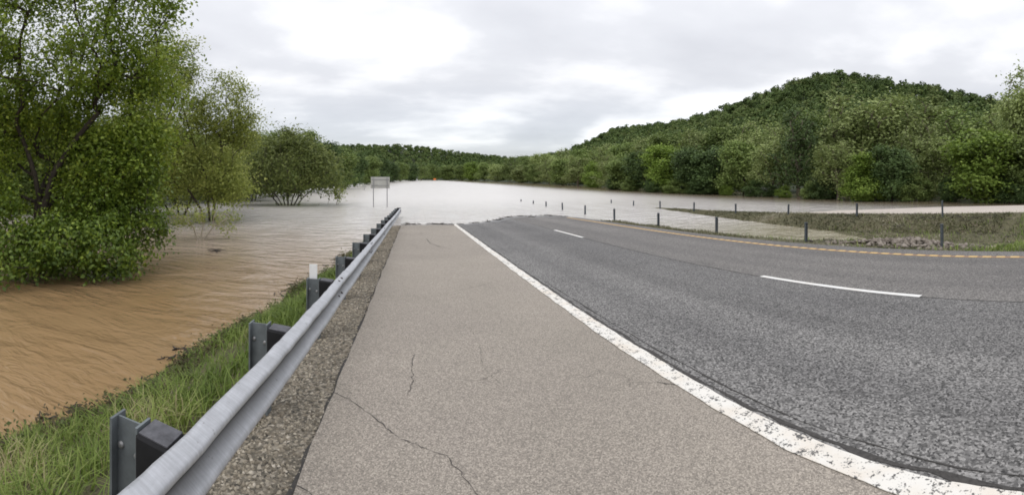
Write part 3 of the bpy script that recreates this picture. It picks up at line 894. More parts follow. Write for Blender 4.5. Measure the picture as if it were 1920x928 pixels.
low = [(1470, 55, 346, 34, 'shrub', 'bright', 0), (1362, 63, 340, 36, 'shrub', 'bright', 1), (1425, 58, 334, 60, 'shrub', 'dark', 1), (1520, 52, 338, 50, 'shrub', 'mid', 0),
       (1315, 66, 336, 60, 'shrub', 'dark', 0), (1272, 70, 336, 56, 'shrub', 'mid', 1), (1226, 76, 330, 50, 'shrub', 'dark', 1), (1184, 84, 330, 46, 'shrub', 'mid', 0),
       (1150, 93, 330, 40, 'shrub', 'dark', 0), (1716, 47, 320, 80, 'shrub', 'mid', 1), (1780, 46, 330, 60, 'shrub', 'dark', 0), (1895, 43, 330, 90, 'shrub', 'dark', 1), (1640, 46.5, 335, 60, 'shrub', 'bright', 1)]
low.sort(key=lambda a: -a[0])
for i, f in enumerate(low):
    bank_tree(*f, 90 + i, '%s low waterside shrub, %s from the right among the small shrubs' % (TONE_WORD[f[5]], ORD[i]), 'low shrubs at the foot of the right bank', 'bank_shrub')

# ------------------------------------------------------------------ far end and left bank, mid distance
farl = [(640, 100, 272, 62, 'round', 'mid', 0), (600, 86, 262, 80, 'broad', 'dark', 0), (560, 74, 240, 90, 'round', 'mid', 1), (508, 60, 237, 110, 'broad', 'mid', 1),
        (452, 54, 250, 110, 'round', 'dark', 0), (664, 125, 282, 54, 'broad', 'dark', 1), (688, 160, 290, 50, 'round', 'mid', 1), (710, 200, 296, 44, 'broad', 'dark', 0),
        (730, 245, 300, 40, 'round', 'dark', 1), (750, 300, 302, 38, 'broad', 'mid', 1), (770, 370, 304, 34, 'round', 'dark', 0), (790, 430, 306, 30, 'airy', 'mid', 0),
        (812, 460, 308, 30, 'broad', 'mid', 0), (838, 470, 308, 30, 'round', 'mid', 1)]
farl.sort(key=lambda a: a[0])
for i, f in enumerate(farl):
    lab = '%s %s, %s from the willow along far left waterline' % (TONE_WORD[f[5]], SHAPE_WORD[f[4]], ORD[i])
    bank_tree(*f, 120 + i, lab, 'trees along the far left waterline')
behind = [(-60, 30, 160, 220, 'broad', 'mid', 0), (40, 34, 190, 240, 'round', 'mid', 1), (150, 36, 215, 220, 'broad', 'mid', 1), (250, 40, 235, 180, 'round', 'olive', 0),
          (330, 44, 245, 160, 'broad', 'mid', 0), (400, 50, 250, 130, 'round', 'mid', 1)]
for i, f in enumerate(behind):
    lab = '%s %s, %s from the left behind the big flooded tree' % (TONE_WORD[f[5]], SHAPE_WORD[f[4]], ORD[i])
    bank_tree(*f, 150 + i, lab, 'backdrop trees behind the flooded left bank')

# ------------------------------------------------------------------ flooded trees on the left
def P(px, py, r):
    th_ = az_of(px)
    return np.array((r * math.sin(th_), r * math.cos(th_), CAM_H + (YH - py) / FPX * r))
def local_tree(name, base_px, base_r, ells_px, stems_px, label, seed, cat='tree', **kw):
    th_ = az_of(base_px)
    base = np.array((base_r * math.sin(th_), base_r * math.cos(th_), 0.0))
    ells = [(tuple(P(px, py, r) - base), s, w) for px, py, r, s, w in ells_px]
    stems = [[tuple(P(px, py, r) - base) for px, py, r in s] for s in stems_px]
    data = make_tree_data(name, seed, stems, ells, **kw)
    return place_tree(name, data, tuple(base), label=label, cat=cat)

local_tree('flooded_tree', 70, 12.5,
           [(95, 60, 13.0, (3.3, 2.6, 3.0), 1.5), (20, 225, 13.8, (2.2, 1.6, 1.6), .5), (205, 225, 13.2, (1.7, 1.6, 1.9), .6), (262, 60, 12.2, (1.15, 1.5, 2.0), .45),
            (-90, 80, 12.5, (2.6, 2.5, 3.4), .9), (60, -130, 12.5, (3.4, 2.8, 2.2), .7), (285, 190, 12.6, (.7, 1.0, 1.5), .25), (-30, 345, 12.8, (1.3, 1.2, 1.1), .3), (185, 320, 12.6, (1.2, 1.2, 1.2), .4), (120, 370, 13.6, (1.5, 1.0, .9), .25), (255, 300, 12.4, (.9, .9, 1.2), .3)],
           [[(62, 560, 12.5), (66, 430, 12.5), (76, 390, 12.5), (66, 330, 12.4), (52, 285, 12.4), (30, 230, 12.5)], [(66, 540, 12.4), (80, 400, 12.4), (98, 330, 12.3), (135, 270, 12.2), (185, 210, 12.1)],
            [(60, 550, 12.6), (70, 380, 12.6), (100, 300, 12.8), (115, 220, 12.9), (110, 140, 13)]],
           'tall leafy tree with forked dark trunk standing in the flood', 501,
           n_sites=940, per=70, sigma=.29, leaf=.105, aspect=.6, leaf_mat=M['leaf_near'], bark=M['bark'], r_tip=.0085, shell=.4, out=.25, sides=7, pw=2.05, alpha=.25)
local_tree('flooded_bush', 140, 10.9,
           [(95, 462, 10.7, (1.25, 1.1, .75), .7), (190, 462, 10.8, (.85, .9, .75), .5), (262, 415, 11.6, (.75, .9, .95), .5), (235, 330, 11.7, (.8, .9, 1.0), .45), (10, 480, 10.2, (.9, .9, .6), .4),
            (300, 440, 11.8, (.45, .5, .35), .12), (140, 395, 11.5, (.45, .5, .75), .2), (18, 405, 11.2, (.6, .6, .8), .25), (200, 395, 11.2, (.5, .5, .5), .2)],
           [[(140, 560, 10.9), (150, 500, 10.9), (165, 440, 11)], [(145, 560, 10.9), (110, 500, 10.9), (90, 450, 10.8)], [(150, 560, 10.9), (210, 470, 11.1), (255, 400, 11.4)], [(135, 560, 10.9), (60, 500, 10.7)]],
           'dense deep green bush drooping into the brown water', 502, cat='bush',
           n_sites=260, per=62, sigma=.20, leaf=.10, aspect=.6, leaf_mat=M['leaf_bush'], bark=M['bark'], r_tip=.006, shell=.35, out=.3, sides=6, zmin=.05)
local_tree('flooded_tree', 395, 25,
           [(325, 210, 25, (2.2, 2.2, 2.0), .8), (415, 205, 25, (1.6, 1.8, 1.9), .6), (455, 245, 25, (.9, 1.2, 1.3), .3), (300, 310, 24, (2.2, 2.2, 1.7), .7), (390, 320, 24.5, (2.0, 2.0, 1.5), .7),
            (340, 120, 25.5, (.9, 1.2, 1.6), .3), (430, 350, 24.5, (1.2, 1.3, .9), .3), (270, 230, 22, (1.5, 1.5, 2.2), .6), (300, 120, 22, (.8, 1.0, 1.5), .3)],
           [[(395, 440, 25), (392, 400, 25), (385, 330, 25), (360, 260, 25), (340, 190, 25)], [(398, 440, 25), (402, 380, 25), (415, 300, 25), (425, 220, 25)], [(392, 440, 25), (375, 390, 24.6), (330, 320, 24.3)]],
           'light olive airy tree between the big tree and the willow', 503,
           n_sites=640, per=50, sigma=.36, leaf=.15, aspect=.5, leaf_mat=M['leaf_olive'], bark=M['bark'], r_tip=.01, shell=.4, out=.25)
local_tree('flooded_tree', 335, 29,
           [(330, 330, 29, (3.0, 2.4, 1.9), 1.0), (270, 300, 28, (2.0, 2.0, 2.4), .6), (400, 320, 29.5, (2.2, 2.0, 2.0), .7), (430, 300, 32, (1.6, 1.6, 2.2), .4), (350, 260, 30, (2.2, 2.0, 1.4), .4)],
           [[(335, 420, 29), (334, 390, 29), (330, 330, 29), (332, 280, 29)], [(338, 420, 29), (360, 370, 29), (395, 320, 29.3)], [(332, 420, 29), (300, 370, 28.8), (275, 310, 28.4)]],
           'dense pale olive tree low over the water behind the airy tree', 507,
           n_sites=330, per=40, sigma=.38, leaf=.17, aspect=.5, leaf_mat=M['leaf_olive'], bark=M['bark'], r_tip=.012, shell=.45, out=.3, zmin=.25)
local_tree('willow', 470, 47,
           [(470, 305, 47, (4.2, 3.0, 3.2), 1.1), (430, 325, 46, (3.0, 2.4, 2.4), .7), (505, 300, 48, (2.4, 2.4, 2.6), .5)],
           [[(470 + q * 2, 392, 47), (470 + q * 6, 360, 47 + w), (470 + q * 14, 320, 47 + w)] for q, w in ((-2, .4), (-.7, -.4), (.7, .5), (2, -.3))],
           'dark bushy willow half hidden left of the round multi-stemmed willow', 508,
           n_sites=330, per=38, sigma=.5, leaf=.26, aspect=.42, leaf_mat=M['leaf_willow'], bark=M['bark'], r_tip=.014, shell=.45, out=.35, zmin=.3)
local_tree('willow', 545, 39.5,
           [(540, 312, 39.5, (4.2, 3.6, 2.7), 1.2), (470, 325, 39.5, (2.0, 2.4, 1.8), .4), (605, 322, 39.5, (2.1, 2.4, 1.9), .5), (545, 270, 39.5, (2.8, 2.6, 1.4), .5)],
           [[(540 + q * 3, 395, 39.5), (540 + q * 9, 372, 39.5 + w), (540 + q * 20, 340, 39.5 + w * 2), (540 + q * 32, 300, 39.5 + w * 2.5)] for q, w in ((-3, .3), (-2, -.4), (-1, .5), (0, -.5), (1, .4), (2, -.3), (3, .2))],
           'round multi-stemmed willow standing in the flood beyond the guardrail', 504,
           n_sites=330, per=40, sigma=.48, leaf=.27, aspect=.38, leaf_mat=M['leaf_willow'], bark=M['bark'], r_tip=.014, shell=.45, out=.35, bend=.1, zmin=.7)
local_tree('flooded_sapling', 375, 17.5,
           [(350, 405, 17.5, (.9, .8, .45), .6), (425, 415, 17.8, (.6, .6, .5), .5), (390, 400, 17.6, (.6, .6, .4), .3)],
           [[(372, 455, 17.5), (362, 425, 17.5), (350, 405, 17.5)], [(378, 455, 17.5), (400, 425, 17.6), (425, 410, 17.8)], [(374, 455, 17.5), (382, 420, 17.5)]],
           'sparse half-drowned sapling arching over the water beside the dense bush', 505, cat='sapling',
           n_sites=60, per=12, sigma=.16, leaf=.11, aspect=.45, leaf_mat=M['leaf_olive'], bark=M['bleached'], r_tip=.010, shell=.4, out=.2, zmin=.1, bend=.45)
local_tree('flooded_sapling', 628, 41,
           [(622, 352, 41, (.9, .8, .7), .6), (636, 362, 41, (.7, .7, .5), .4)],
           [[(612, 392, 41), (618, 370, 41), (622, 355, 41)], [(628, 392, 41), (634, 372, 41), (637, 360, 41)]],
           'small pale sapling drowned at the right foot of the willow', 506, cat='sapling',
           n_sites=30, per=14, sigma=.22, leaf=.2, aspect=.45, leaf_mat=M['leaf_olive'], bark=M['bark_pale'], r_tip=.01, zmin=.2)

# ------------------------------------------------------------------ guardrail
guard = empty('guardrail', (-0.86, 1.5, float(plane_z(-.86, 1.5)) - .05))
tag(guard, 'long galvanised steel guardrail along the shoulder with dark blocked posts', 'guardrail')
G0 = np.array(guard.location)
PROF = [(d_, h_ * .88) for d_, h_ in [(0, -.150), (.006, -.157), (.018, -.155), (.066, -.131), (.078, -.122), (.083, -.108), (.081, -.092), (.070, -.078), (.016, -.034), (.004, -.020), (0, 0),
        (.004, .020), (.016, .034), (.070, .078), (.081, .092), (.083, .108), (.078, .122), (.066, .131), (.018, .155), (.006, .157), (0, .150)]]
def rail_x(y): return -0.905 + 0.010 * fbm(np.asarray(y, float) * .9, 0 * np.asarray(y, float), 17, 3)
def rail_zc(y): return plane_z(-.8, y) + 0.512 + 0.006 * fbm(np.asarray(y, float) * 1.1, 0 * np.asarray(y, float), 18, 3)
seg0 = 5.05
for k in range(-3, 6):
    y0, y1 = seg0 + k * 3.81 - .16, seg0 + (k + 1) * 3.81 + .16
    ny = 34
    yy = np.linspace(y0, y1, ny)
    np_ = len(PROF)
    lap = .004 * (k % 2)
    dent = 0.006 * np.random.RandomState(70 + k).normal(size=(ny, 1)) * .5
    front_ = np.array([[(rail_x(y) + d_ + lap, y, rail_zc(y) + h_) for d_, h_ in PROF] for y in yy])
    front_[:, :, 2] += dent
    back_ = front_.copy(); back_[:, :, 0] -= .0035
    V = np.concatenate([front_.reshape(-1, 3), back_.reshape(-1, 3)]) - G0
    F = grid_faces(ny, np_)
    nb = ny * np_
    Fl = [tuple(f[::-1]) for f in F] + [tuple(int(i) + nb for i in f) for f in F]
    for j in range(ny - 1):
        Fl.append((j * np_, (j + 1) * np_, nb + (j + 1) * np_, nb + j * np_)); e_ = np_ - 1
        Fl.append(((j + 1) * np_ + e_, j * np_ + e_, nb + j * np_ + e_, nb + (j + 1) * np_ + e_))
    for i in range(np_ - 1):
        Fl.append((i + 1, i, nb + i, nb + i + 1)); q = (ny - 1) * np_
        Fl.append((q + i, q + i + 1, nb + q + i + 1, nb + q + i))
    groove_shade = np.array([math.exp(-((h_ + .018) / .022) ** 2) for d_, h_ in PROF])  # weight of the painted shade, strongest in the valley
    obj('rail', mesh_data('rail', V, Fl, M['rail'], True, np.tile(np.tile(groove_shade, ny), 2)), guard)
# bolts
def bolt_mesh():
    q = MB(); n_ = 8
    ring = lambda x, r_: [(x, r_ * math.cos(i * 2 * math.pi / n_), r_ * math.sin(i * 2 * math.pi / n_)) for i in range(n_)]
    q.add(ring(0, .017) + ring(.006, .015) + ring(.010, .008), [(i, (i + 1) % n_, (i + 1) % n_ + n_, i + n_) for i in range(n_)] +
          [(i + n_, (i + 1) % n_ + n_, (i + 1) % n_ + 2 * n_, i + 2 * n_) for i in range(n_)] + [tuple(range(2 * n_, 3 * n_))])
    return mesh_data('bolt', q.v, q.f, M['bolt'], True)
BOLT = bolt_mesh()
BOLT_D = BOLT.copy(); BOLT_D.materials.clear(); BOLT_D.materials.append(M['debris'])
def put_bolt(x, y, z, tilt, parent=guard, base=G0, rz=0.0, me=None):
    b_ = obj('bolt', me or BOLT, parent, (x - base[0], y - base[1], z - base[2]))
    b_.rotation_euler = (0, tilt, rz)
posts_y = [1.53, 3.16, 4.97, 6.87] + [6.87 + 1.9 * i for i in range(1, 12)]
for k in range(0, 6):
    ys_ = seg0 + k * 3.81
    for dy in (-.09, .09):
        for h_, d_, tl in ((.125, .044, -1.1), (.049, .044, .67), (-.049, .044, -.67), (-.125, .044, 1.1)):
            y = ys_ + dy
            put_bolt(float(rail_x(y)) + d_ + .006, y, float(rail_zc(y)) + h_, tl, me=BOLT_D)
for y in posts_y: put_bolt(float(rail_x(y)) + .004, y, float(rail_zc(y)), 0)
# posts: steel I-section with a dark offset block
rp = random.Random(12)
def post(y, top_h):
    x0 = -1.235; zb = float(plane_z(-.8, y)); zt = zb + top_h
    q = MB(); th_ = .012; tw = .10
    low = -1.3
    q.box(x0, x0 + th_, y - tw / 2, y + tw / 2, zb + low, zt - .004)              # back flange
    q.box(x0 + .138, x0 + .138 + th_, y - tw / 2, y + tw / 2, zb + low, zt)       # front flange
    q.box(x0 + th_, x0 + .138, y - .005, y + .005, zb + low, zt - .008)           # web
    q.v = [(a - G0[0], b_ - G0[1], c - G0[2]) for a, b_, c in q.v]
    p = q.build('post', M['post_steel'], guard)
    # slightly skewed channel-shaped block with a paler top
    q = MB(); tilt = rp.uniform(-.012, .012)
    bx0, bx1 = x0 + .152, -0.915
    hb0, hb1 = zt - .37, zt - .012 + tilt
    q.box(bx0, bx1, y - .075, y + .075, hb0, hb1, .012)
    q.v = [(a - G0[0], b_ - G0[1], c - G0[2] + (a - bx0) * rp.uniform(-.001, .001) - (a - bx0) * .10) for a, b_, c in q.v]
    bl = q.build('blockout', M['block'], p)
    q = MB(); q.box(bx0 + .014, bx1 - .014, y - .062, y + .062, hb1 + .001, hb1 + .006)
    q.v = [(a - G0[0], b_ - G0[1], c - G0[2] - (a - bx0) * .10) for a, b_, c in q.v]
    q.build('block_cap', M['block_top'], p)
    for xx, hh in ((x0 + .03, .13), (x0 + .118, .15)):
        b_ = obj('post_bolt', BOLT, p, (xx - G0[0], y - .055 - G0[1] + (.048 if xx < 0 and xx > x0 + .012 and xx < x0 + .137 else 0), zt - hh - G0[2]))
        b_.rotation_euler = (0, 0, -math.pi / 2)
    return p
for i, y in enumerate(posts_y):
    p = post(y, .652 + rp.uniform(-.012, .012))
    if i == 2:
        q = MB(); zt = float(plane_z(-.8, y)) + .652
        q.box(-1.225, -1.13, y + .056, y + .062, zt - .15, zt + .155, .002)
        q.v = [(a - G0[0], b_ - G0[1], c - G0[2]) for a, b_, c in q.v]
        r_ = q.build('delineator', M['reflector'], p); r_['label'] = 'white reflective delineator above the third post'
# rail behind the camera rests on further posts
for y in (-.4, -2.3, -4.2): post(y, .652)
# terminal at the flooded end
q = MB(); ye = seg0 + 6 * 3.81 + .1; zc = float(rail_zc(ye)); xr = float(rail_x(ye))
n_ = 8; ang = [math.pi * i / n_ for i in range(n_ + 1)]
Vt = []
for a in ang:
    for h_ in (-.17, .17): Vt.append((xr - .06 + .14 * math.cos(a), ye + .14 * math.sin(a), zc + h_))
q.add(Vt, [(2 * i, 2 * i + 2, 2 * i + 3, 2 * i + 1) for i in range(n_)] + [tuple(range(1, 2 * n_ + 2, 2)), tuple(range(2 * n_, -1, -2))])
q.v = [(a - G0[0], b_ - G0[1], c - G0[2]) for a, b_, c in q.v]
q.build('end_cap', M['block'], guard)

# ------------------------------------------------------------------ median barrier posts (two rows), each a C-section with a cap hook
def cpost_mesh(h):
    q = MB(); w, d_, t_ = .105, .06, .012
    q.box(-w / 2, w / 2, d_ / 2 - t_, d_ / 2, -.9, h)
    q.box(-w / 2, -w / 2 + t_, -d_ / 2, d_ / 2 - t_, -.9, h - .01)
    q.box(w / 2 - t_, w / 2, -d_ / 2, d_ / 2 - t_, -.9, h - .01)
    q.box(-w / 2 - .008, w / 2 + .008, -d_ / 2 - .006, d_ / 2 + .006, h + .001, h + .022, .004)
    return mesh_data('barrier_post', q.v, q.f, M['marker'])
CP = cpost_mesh(.66)
D1 = [4.3, 9, 13.6, 18, 22.9, 27.3, 31.9, 36.2, 40.5, 45]; T1 = [-1.29, -1.48, -1.59, -1.71, -1.81, -1.86, -1.93, -2.05, -2.19, -2.27]
rp = random.Random(77)
for i, (y, tz) in enumerate(zip(D1, T1)):
    o = obj('barrier_post', CP, None, (11.3 + rp.uniform(-.04, .04), y, CAM_H + tz - .66))
    o.rotation_euler = (rp.uniform(-.03, .03), rp.uniform(-.03, .03), rp.uniform(-.1, .1))
    where = 'on the verge' if i < 4 else 'in the flood'
    tag(o, 'grey marker post %s, %s from right in near median row' % (where, ORD[i]), 'post', 'near row of barrier posts along the median')
D2 = [7.1, 11.7, 16.3, 20.7, 25.2, 29.7, 34.1, 38.6]; T2 = [-1.05, -1.29, -1.51, -1.66, -1.76, -1.86, -2.03, -2.14]
for i, (y, tz) in enumerate(zip(D2, T2)):
    o = obj('barrier_post', CP, None, (18.75 + rp.uniform(-.05, .05), y, CAM_H + tz - .66))
    o.rotation_euler = (rp.uniform(-.03, .03), rp.uniform(-.03, .03), rp.uniform(-.1, .1))
    tag(o, 'grey marker post by the pale road, %s from right in far median row' % ORD[i], 'post', 'far row of barrier posts along the pale road')

# ------------------------------------------------------------------ sign seen from behind, and small far things
s0 = P(713, 388, 37.0); s0[2] = 0
sg = empty('road_sign', tuple(s0)); sg.rotation_euler = (0, 0, .06)
tag(sg, 'blank grey back of a road sign on two posts standing in flood water', 'road sign')
for xx in (-.58, .58):
    q = MB(); q.box(xx - .04, xx + .04, .02, .10, -2.0, 2.46, .008); q.build('post', M['sign_post'], sg)
q = MB(); q.box(-.80, .80, .105, .115, 1.62, 2.55, .004); q.build('panel', M['sign'], sg)
for zz_ in (1.82, 2.33):
    q = MB(); q.box(-.76, .76, .075, .104, zz_ - .03, zz_ + .03)
    q.build('stiffener', M['sign_post'], sg)
q = MB()
q.box(-.81, .81, .116, .13, 1.60, 1.635); q.build('rim', M['sign_post'], sg)
q = MB(); q.box(-.81, .81, .116, .13, 2.535, 2.57); q.build('rim', M['sign_post'], sg)
for px, py, r, w, h, mat, nm, lab in ((683, 349, 90, .9, .6, M['sign'], 'small_sign', 'small pale sign far behind the large sign at the left waterline'),
                                      (815, 336, 430, 2.6, 1.4, M['orange'], 'warning_sign', 'tiny orange sign at the far end of the flooded road')):
    p_ = P(px, py, r); g = empty(nm, (p_[0], p_[1], 0)); tag(g, lab, 'road sign')
    q = MB(); q.box(-w / 2, w / 2, -.02, .02, p_[2] - h / 2, p_[2] + h / 2, .006); q.build('panel', mat, g)
    q = MB(); q.box(-.05, .05, .025, .10, -2, p_[2] + h / 3, .01); q.build('post', M['sign_post'], g)
p_ = P(778, 336, 400); g = empty('cabin', (p_[0], p_[1], 0)); tag(g, 'tiny pale building at the far waterline left of centre', 'building')
q = MB(); q.box(-2.4, 2.4, -2, 2, -.5, 2.6); q.build('wall', M['pale_board'], g)
q = MB(); q.add([(-2.7, -2.4, 2.601), (2.7, -2.4, 2.601), (2.7, 2.4, 2.601), (-2.7, 2.4, 2.601), (-2.7, 0, 4.0), (2.7, 0, 4.0)], [(3, 2, 1, 0), (0, 1, 5, 4), (2, 3, 4, 5), (0, 4, 3), (1, 2, 5)])
q.build('roof', M['sign'], g)
q = MB(); q.box(-.5, .5, -2.06, -2.002, .2, 2.1); q.build('door', M['sign_post'], g)

# ------------------------------------------------------------------ gravel along the rail
OCT_V = np.array([(1, 0, 0), (-1, 0, 0), (0, 1, 0), (0, -1, 0), (0, 0, 1), (0, 0, -1)], float)
OCT_F = np.array([(0, 2, 4), (2, 1, 4), (1, 3, 4), (3, 0, 4), (2, 0, 5), (1, 2, 5), (3, 1, 5), (0, 3, 5)])
def stones(name, x, y, z, s, mat, seed, label, flat=.65, cat='gravel', pale=0.0):
    r = np.random.RandomState(seed); n = len(x)
    Vs = OCT_V[None] * r.uniform(.6, 1.25, (n, 6, 1)) + r.normal(size=(n, 6, 3)) * .22
    a = r.rand(n) * 6.283; ca, sa = np.cos(a)[:, None], np.sin(a)[:, None]
    W = np.empty_like(Vs)
    el_ = r.uniform(.7, 1.4, (n, 1))
    X_ = Vs[..., 0] * el_; Y_ = Vs[..., 1] / el_
    W[..., 0] = (X_ * ca - Y_ * sa) * s[:, None] + x[:, None]
    W[..., 1] = (X_ * sa + Y_ * ca) * s[:, None] + y[:, None]
    W[..., 2] = Vs[..., 2] * s[:, None] * flat + z[:, None]
    F = (np.arange(n)[:, None, None] * 6 + OCT_F[None]).reshape(-1, 3)
    t_ = np.clip(np.repeat(r.beta(2, 2.2, n) + pale, 6), 0, 1)
    return tag(obj(name, mesh_data(name, W.reshape(-1, 3), F, mat, False, t_)), label, cat, kind='stuff')
r = np.random.RandomState(9)
n = 17000
y = 0.5 + 26 * r.rand(n) ** 1.9
x = -0.67 - .52 * r.rand(n)
s = r.uniform(.007, .019, n) * (1 + .03 * y)
stones('gravel', x, y, bank_z(x, y) + s * .25, s, M['stone'], 10, 'loose brown and grey gravel between guardrail and shoulder')
strip('gravel_bed', -1.24, -0.655, -6, 27, 0.006, M['gravel_bed'], 5, 140, edge=.03, seed=51, thick=.01, zfun=lambda a, b_: bank_z(a, b_))
tag(bpy.data.objects['gravel_bed'], 'gravel strip beneath the guardrail', kind='structure')
strip('joint', -0.685, -0.66, -6, 24, 0.014, M['crack'], 2, 900, edge=.020, seed=61, fq=9, thick=.004, zfun=lambda a, b_: bank_z(a, b_), parent=bpy.data.objects['gravel_bed'])
# rubble mound on the verge
r = np.random.RandomState(19)
n = 900
u, v_ = r.normal(size=n), r.normal(size=n)
x = 12.4 + u * .75; y = 5.9 + v_ * 1.25 + (x - 12.4) * .3
mound = .22 * np.exp(-((x - 12.4) / 1.1) ** 2 - ((y - 5.9) / 2.2) ** 2)
s = r.uniform(.03, .12, n)
stones('rubble', x, y, bank_z(x, y) + mound, s, M['rubble'], 20, 'low mound of dull pinkish-brown stones beside the near median posts', cat='rubble')

# ------------------------------------------------------------------ grass
def blades(name, x, y, z, hgt, wid, lean, mat, seed, label, cat='grass', dry=0.0, kind='stuff', extra=0.0):
    r = np.random.RandomState(seed); n = len(x)
    a = r.rand(n) * 6.283
    dx, dy = np.cos(a), np.sin(a)
    l = lean * (.4 + r.rand(n)) * hgt
    base = np.stack([x, y, z - .02], -1)
    mid = base + np.stack([dx * l * .35, dy * l * .35, hgt * .62], -1)
    tip = base + np.stack([dx * l, dy * l, hgt * (1 - .35 * np.minimum(lean, 1) * r.rand(n))], -1)
    sd = np.stack([-dy, dx, 0 * dx], -1) * (wid * (.6 + .8 * r.rand(n)))[:, None] * .5
    V = np.stack([base - sd, base + sd, mid + sd * .85, mid - sd * .85, tip + sd * .12, tip - sd * .12], 1)
    F = (np.arange(n)[:, None, None] * 6 + np.array([[0, 1, 2, 3], [3, 2, 4, 5]])[None]).reshape(-1, 4)
    t_ = np.clip(.45 + .25 * fbm(x * 2.1, y * 2.1, seed, 3) + r.normal(size=n) * .17 + dry + extra, 0, 1)
    return tag(obj(name, mesh_data(name, V.reshape(-1, 3), F, mat, False, np.repeat(t_, 6))), label, cat, kind=kind)
r = np.random.RandomState(31)
n = 70000
y = -.6 + 24 * r.rand(n) ** 1.7
x = -1.22 - 3.2 * r.rand(n)
z = bank_z(x, y)
dens = .5 + .5 * fbm(x * 1.6, y * 1.6, 44, 3)
ok = (z > .0 + .10 * np.clip(fbm(x * 1.1, y * .9, 72, 3), 0, 1)) & (r.rand(n) < .15 + dens) & ((x < -1.55 - .25 * fbm(y * 1.3, y * 0, 3, 2)) | (r.rand(n) < .12) | (y > 7))
x, y, z = x[ok], y[ok], z[ok]
cl = .5 + .5 * fbm(x * 2.4, y * 2.4, 8, 3)
hg = (.10 + .22 * np.clip(cl, 0, 1) * (.5 + .7 * r.rand(len(x)))) * np.clip(.45 + z * 2.0, .4, 1.15)
blades('grass', x, y, z, hg, np.full(len(x), .009) * (1 + .06 * y), 0.9, M['grass'], 32, 'long green grass on the bank between guardrail and water',
       extra=.75 * np.clip(fbm(x * 1.9, y * 1.5, 81, 3) - .15, 0, 1) * np.clip(1.3 - z * 3, .2, 1) + .22 * np.clip(fbm(x * 5, y * 5, 82, 2), -1, 1))
# broad-leaved weeds and dead stalks at the water's edge
rw = np.random.RandomState(131)
C_, T_ = [], []
for _ in range(190):
    yv = 1.0 + 15 * rw.rand() ** 1.3
    xv = np.linspace(-5, -1.5, 120); zv = bank_z(xv, np.full(120, yv)); k = np.argmin(np.abs(zv - rw.uniform(.03, .20)))
    m_ = rw.randint(24, 60); sp_ = rw.uniform(.03, .08)
    C_.append(np.stack([xv[k] + rw.normal(size=m_) * sp_, yv + rw.normal(size=m_) * sp_ * 1.3, max(zv[k], 0) + np.abs(rw.normal(size=m_)) * sp_ * 1.1 + .03], -1))
    T_.append(np.clip(rw.rand() * .8 + rw.normal(size=m_) * .12, 0, 1))
C_ = np.concatenate(C_); T_ = np.concatenate(T_)
nr_ = rand_unit(rw, len(C_)); nr_[:, 2] = np.abs(nr_[:, 2]) + .4; nr_ /= np.linalg.norm(nr_, axis=1, keepdims=True)
L_ = rw.uniform(.02, .06, len(C_))
Vw, Fw, Tw = leaf_quads(C_, nr_, L_, L_ * .6, rw, T_, .2)
M['weed'] = tinted('weed_leaves', [(0, (0.07, 0.055, 0.03)), (0.3, (0.13, 0.10, 0.055)), (0.55, (0.08, 0.10, 0.03)), (1, (0.17, 0.22, 0.07))], 0.6, 0.25)
tag(obj('weeds', mesh_data('weeds', Vw, Fw, M['weed'], False, Tw)), 'brown and green weeds fringing the left bank at the waterline', 'weeds', kind='stuff')
# verge and median on the right
n = 42000
y = -7 + 19 * r.rand(n); x = 10.25 + 9.6 * r.rand(n)
z = bank_z(x, y); ok = z > .0
mz = ((x - 12.4) / 1.3) ** 2 + ((y - 5.9) / 2.4) ** 2
ok &= (mz > .8) | (r.rand(n) < .12)
ok &= (y < 3.5) | (r.rand(n) < .55 + .4 * fbm(x * .9, y * .9, 173, 3))
ok &= (r.rand(n) < .35 + .65 * (.5 + .5 * fbm(x, y, 61, 3)))
x, y, z = x[ok], y[ok], z[ok]
green = (y < 3.2 + .6 * fbm(x, y, 66, 2)) | (r.rand(len(x)) < .15)
blades('grass', x[green], y[green], z[green], r.uniform(.10, .24, green.sum()), np.full(green.sum(), .02), .9, M['grass'], 62, 'green grass on the median to the right of the rubble mound')
g2 = ~green
blades('grass', x[g2], y[g2], z[g2], r.uniform(.03, .10, g2.sum()), np.full(g2.sum(), .03), 2.2, M['grass_dull'], 63, 'flattened olive grass and flotsam on the flooded median', extra=.55 * fbm(x[g2] * 1.1, y[g2] * 1.6, 171, 4))
n = 14000
y = 4 + 25 * r.rand(n); x = 16.6 + 3.2 * r.rand(n); z = bank_z(x, y); ok = (z > -.02)
x, y, z = x[ok], y[ok], z[ok]
blades('grass', x, y, z, r.uniform(.04, .13, len(x)), np.full(len(x), .03), 1.8, M['grass_dull'], 64, 'dark rough grass strip along the near side of the pale road', dry=-.12, extra=.5 * fbm(x * 1.3, y * .9, 172, 4))
n = 7000
y = 11 + 13 * r.rand(n); x = 10.2 + 1.3 * r.rand(n); z = bank_z(x, y); ok = (z > -.01) & (r.rand(n) < .5)
x, y, z = x[ok], y[ok], z[ok]
blades('grass', x, y, z, r.uniform(.05, .16, len(x)), np.full(len(x), .02), 1.0, M['grass_dull'], 65, 'thin olive grass edge between yellow line and median water')

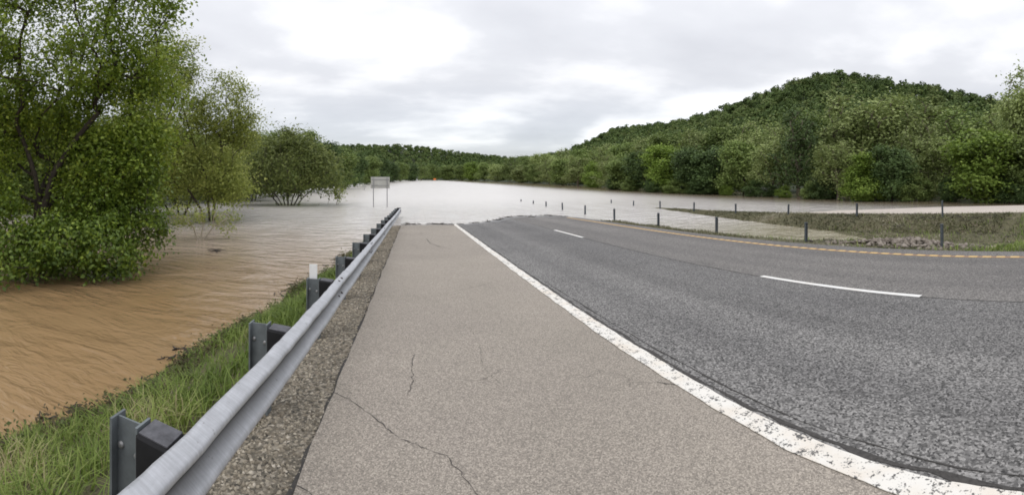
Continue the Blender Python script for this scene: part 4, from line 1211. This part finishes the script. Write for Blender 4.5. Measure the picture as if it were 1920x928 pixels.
# ------------------------------------------------------------------ flotsam
def sticks(name, pts, seed, label, cat, n_per, spread, ln, kind=None):
    r = np.random.RandomState(seed); E = []
    for p in pts:
        for _ in range(n_per):
            c = np.array(p) + r.normal(size=3) * np.array([spread, spread * .6, .012])
            a = r.rand() * 6.283; L = ln * (.3 + r.rand())
            dv = np.array([math.cos(a) * L, math.sin(a) * L, r.normal() * .03 * L])
            rr_ = r.uniform(.004, .016)
            m_ = c + dv * .5 + r.normal(size=3) * .06 * L
            E += [(c, m_, rr_, rr_ * .9), (m_, c + dv, rr_ * .9, rr_ * .5)]
    V, F = tubes(E, 5)
    return tag(obj(name, mesh_data(name, V, F, M['debris'], True)), label, cat, kind=kind)
pts = []
r = np.random.RandomState(88)
for _ in range(46):
    xx = r.uniform(-.6, 9.5); yv = np.linspace(18, 30, 200); k = np.argmin(np.abs(plane_z(np.full(200, xx), yv)))
    pts.append((xx, yv[k] + r.uniform(-.1, .3), .01))
sticks('debris', pts, 89, 'dark line of flotsam where the water meets the pavement', 'debris', 7, .11, .30, 'stuff')
for px, py, sd, lab in ((995, 407, 1, 'dark clump of floating branches at the waterline beyond the dark lane'), (407, 471, 3, 'small dark branch floating on brown water left of the guardrail')):
    th_ = az_of(px); r_ = CAM_H * FPX / (py - YH)
    sticks('driftwood', [(r_ * math.sin(th_), r_ * math.cos(th_), .03)], sd, lab, 'driftwood', 16, .10, .35)
pts = [(r.uniform(11.2, 19), r.uniform(2, 12)) for _ in range(60)]
pts = [(a, b_, float(bank_z(a, b_)) + .03) for a, b_ in pts if bank_z(a, b_) > .02]
sticks('debris', pts, 91, 'dark sticks and flood litter strewn over the median grass', 'debris', 6, .35, .35, 'stuff')
pts = []
for yv in np.linspace(1.2, 17, 46):
    xv = np.linspace(-5, -1.3, 200); zv = bank_z(xv, np.full(200, yv)); k = np.argmin(np.abs(zv - .02))
    pts.append((xv[k] + r.normal() * .06, yv, .02))
sticks('debris', pts, 90, 'dark twigs and trash washed along the left grass bank', 'debris', 9, .10, .16, 'stuff')
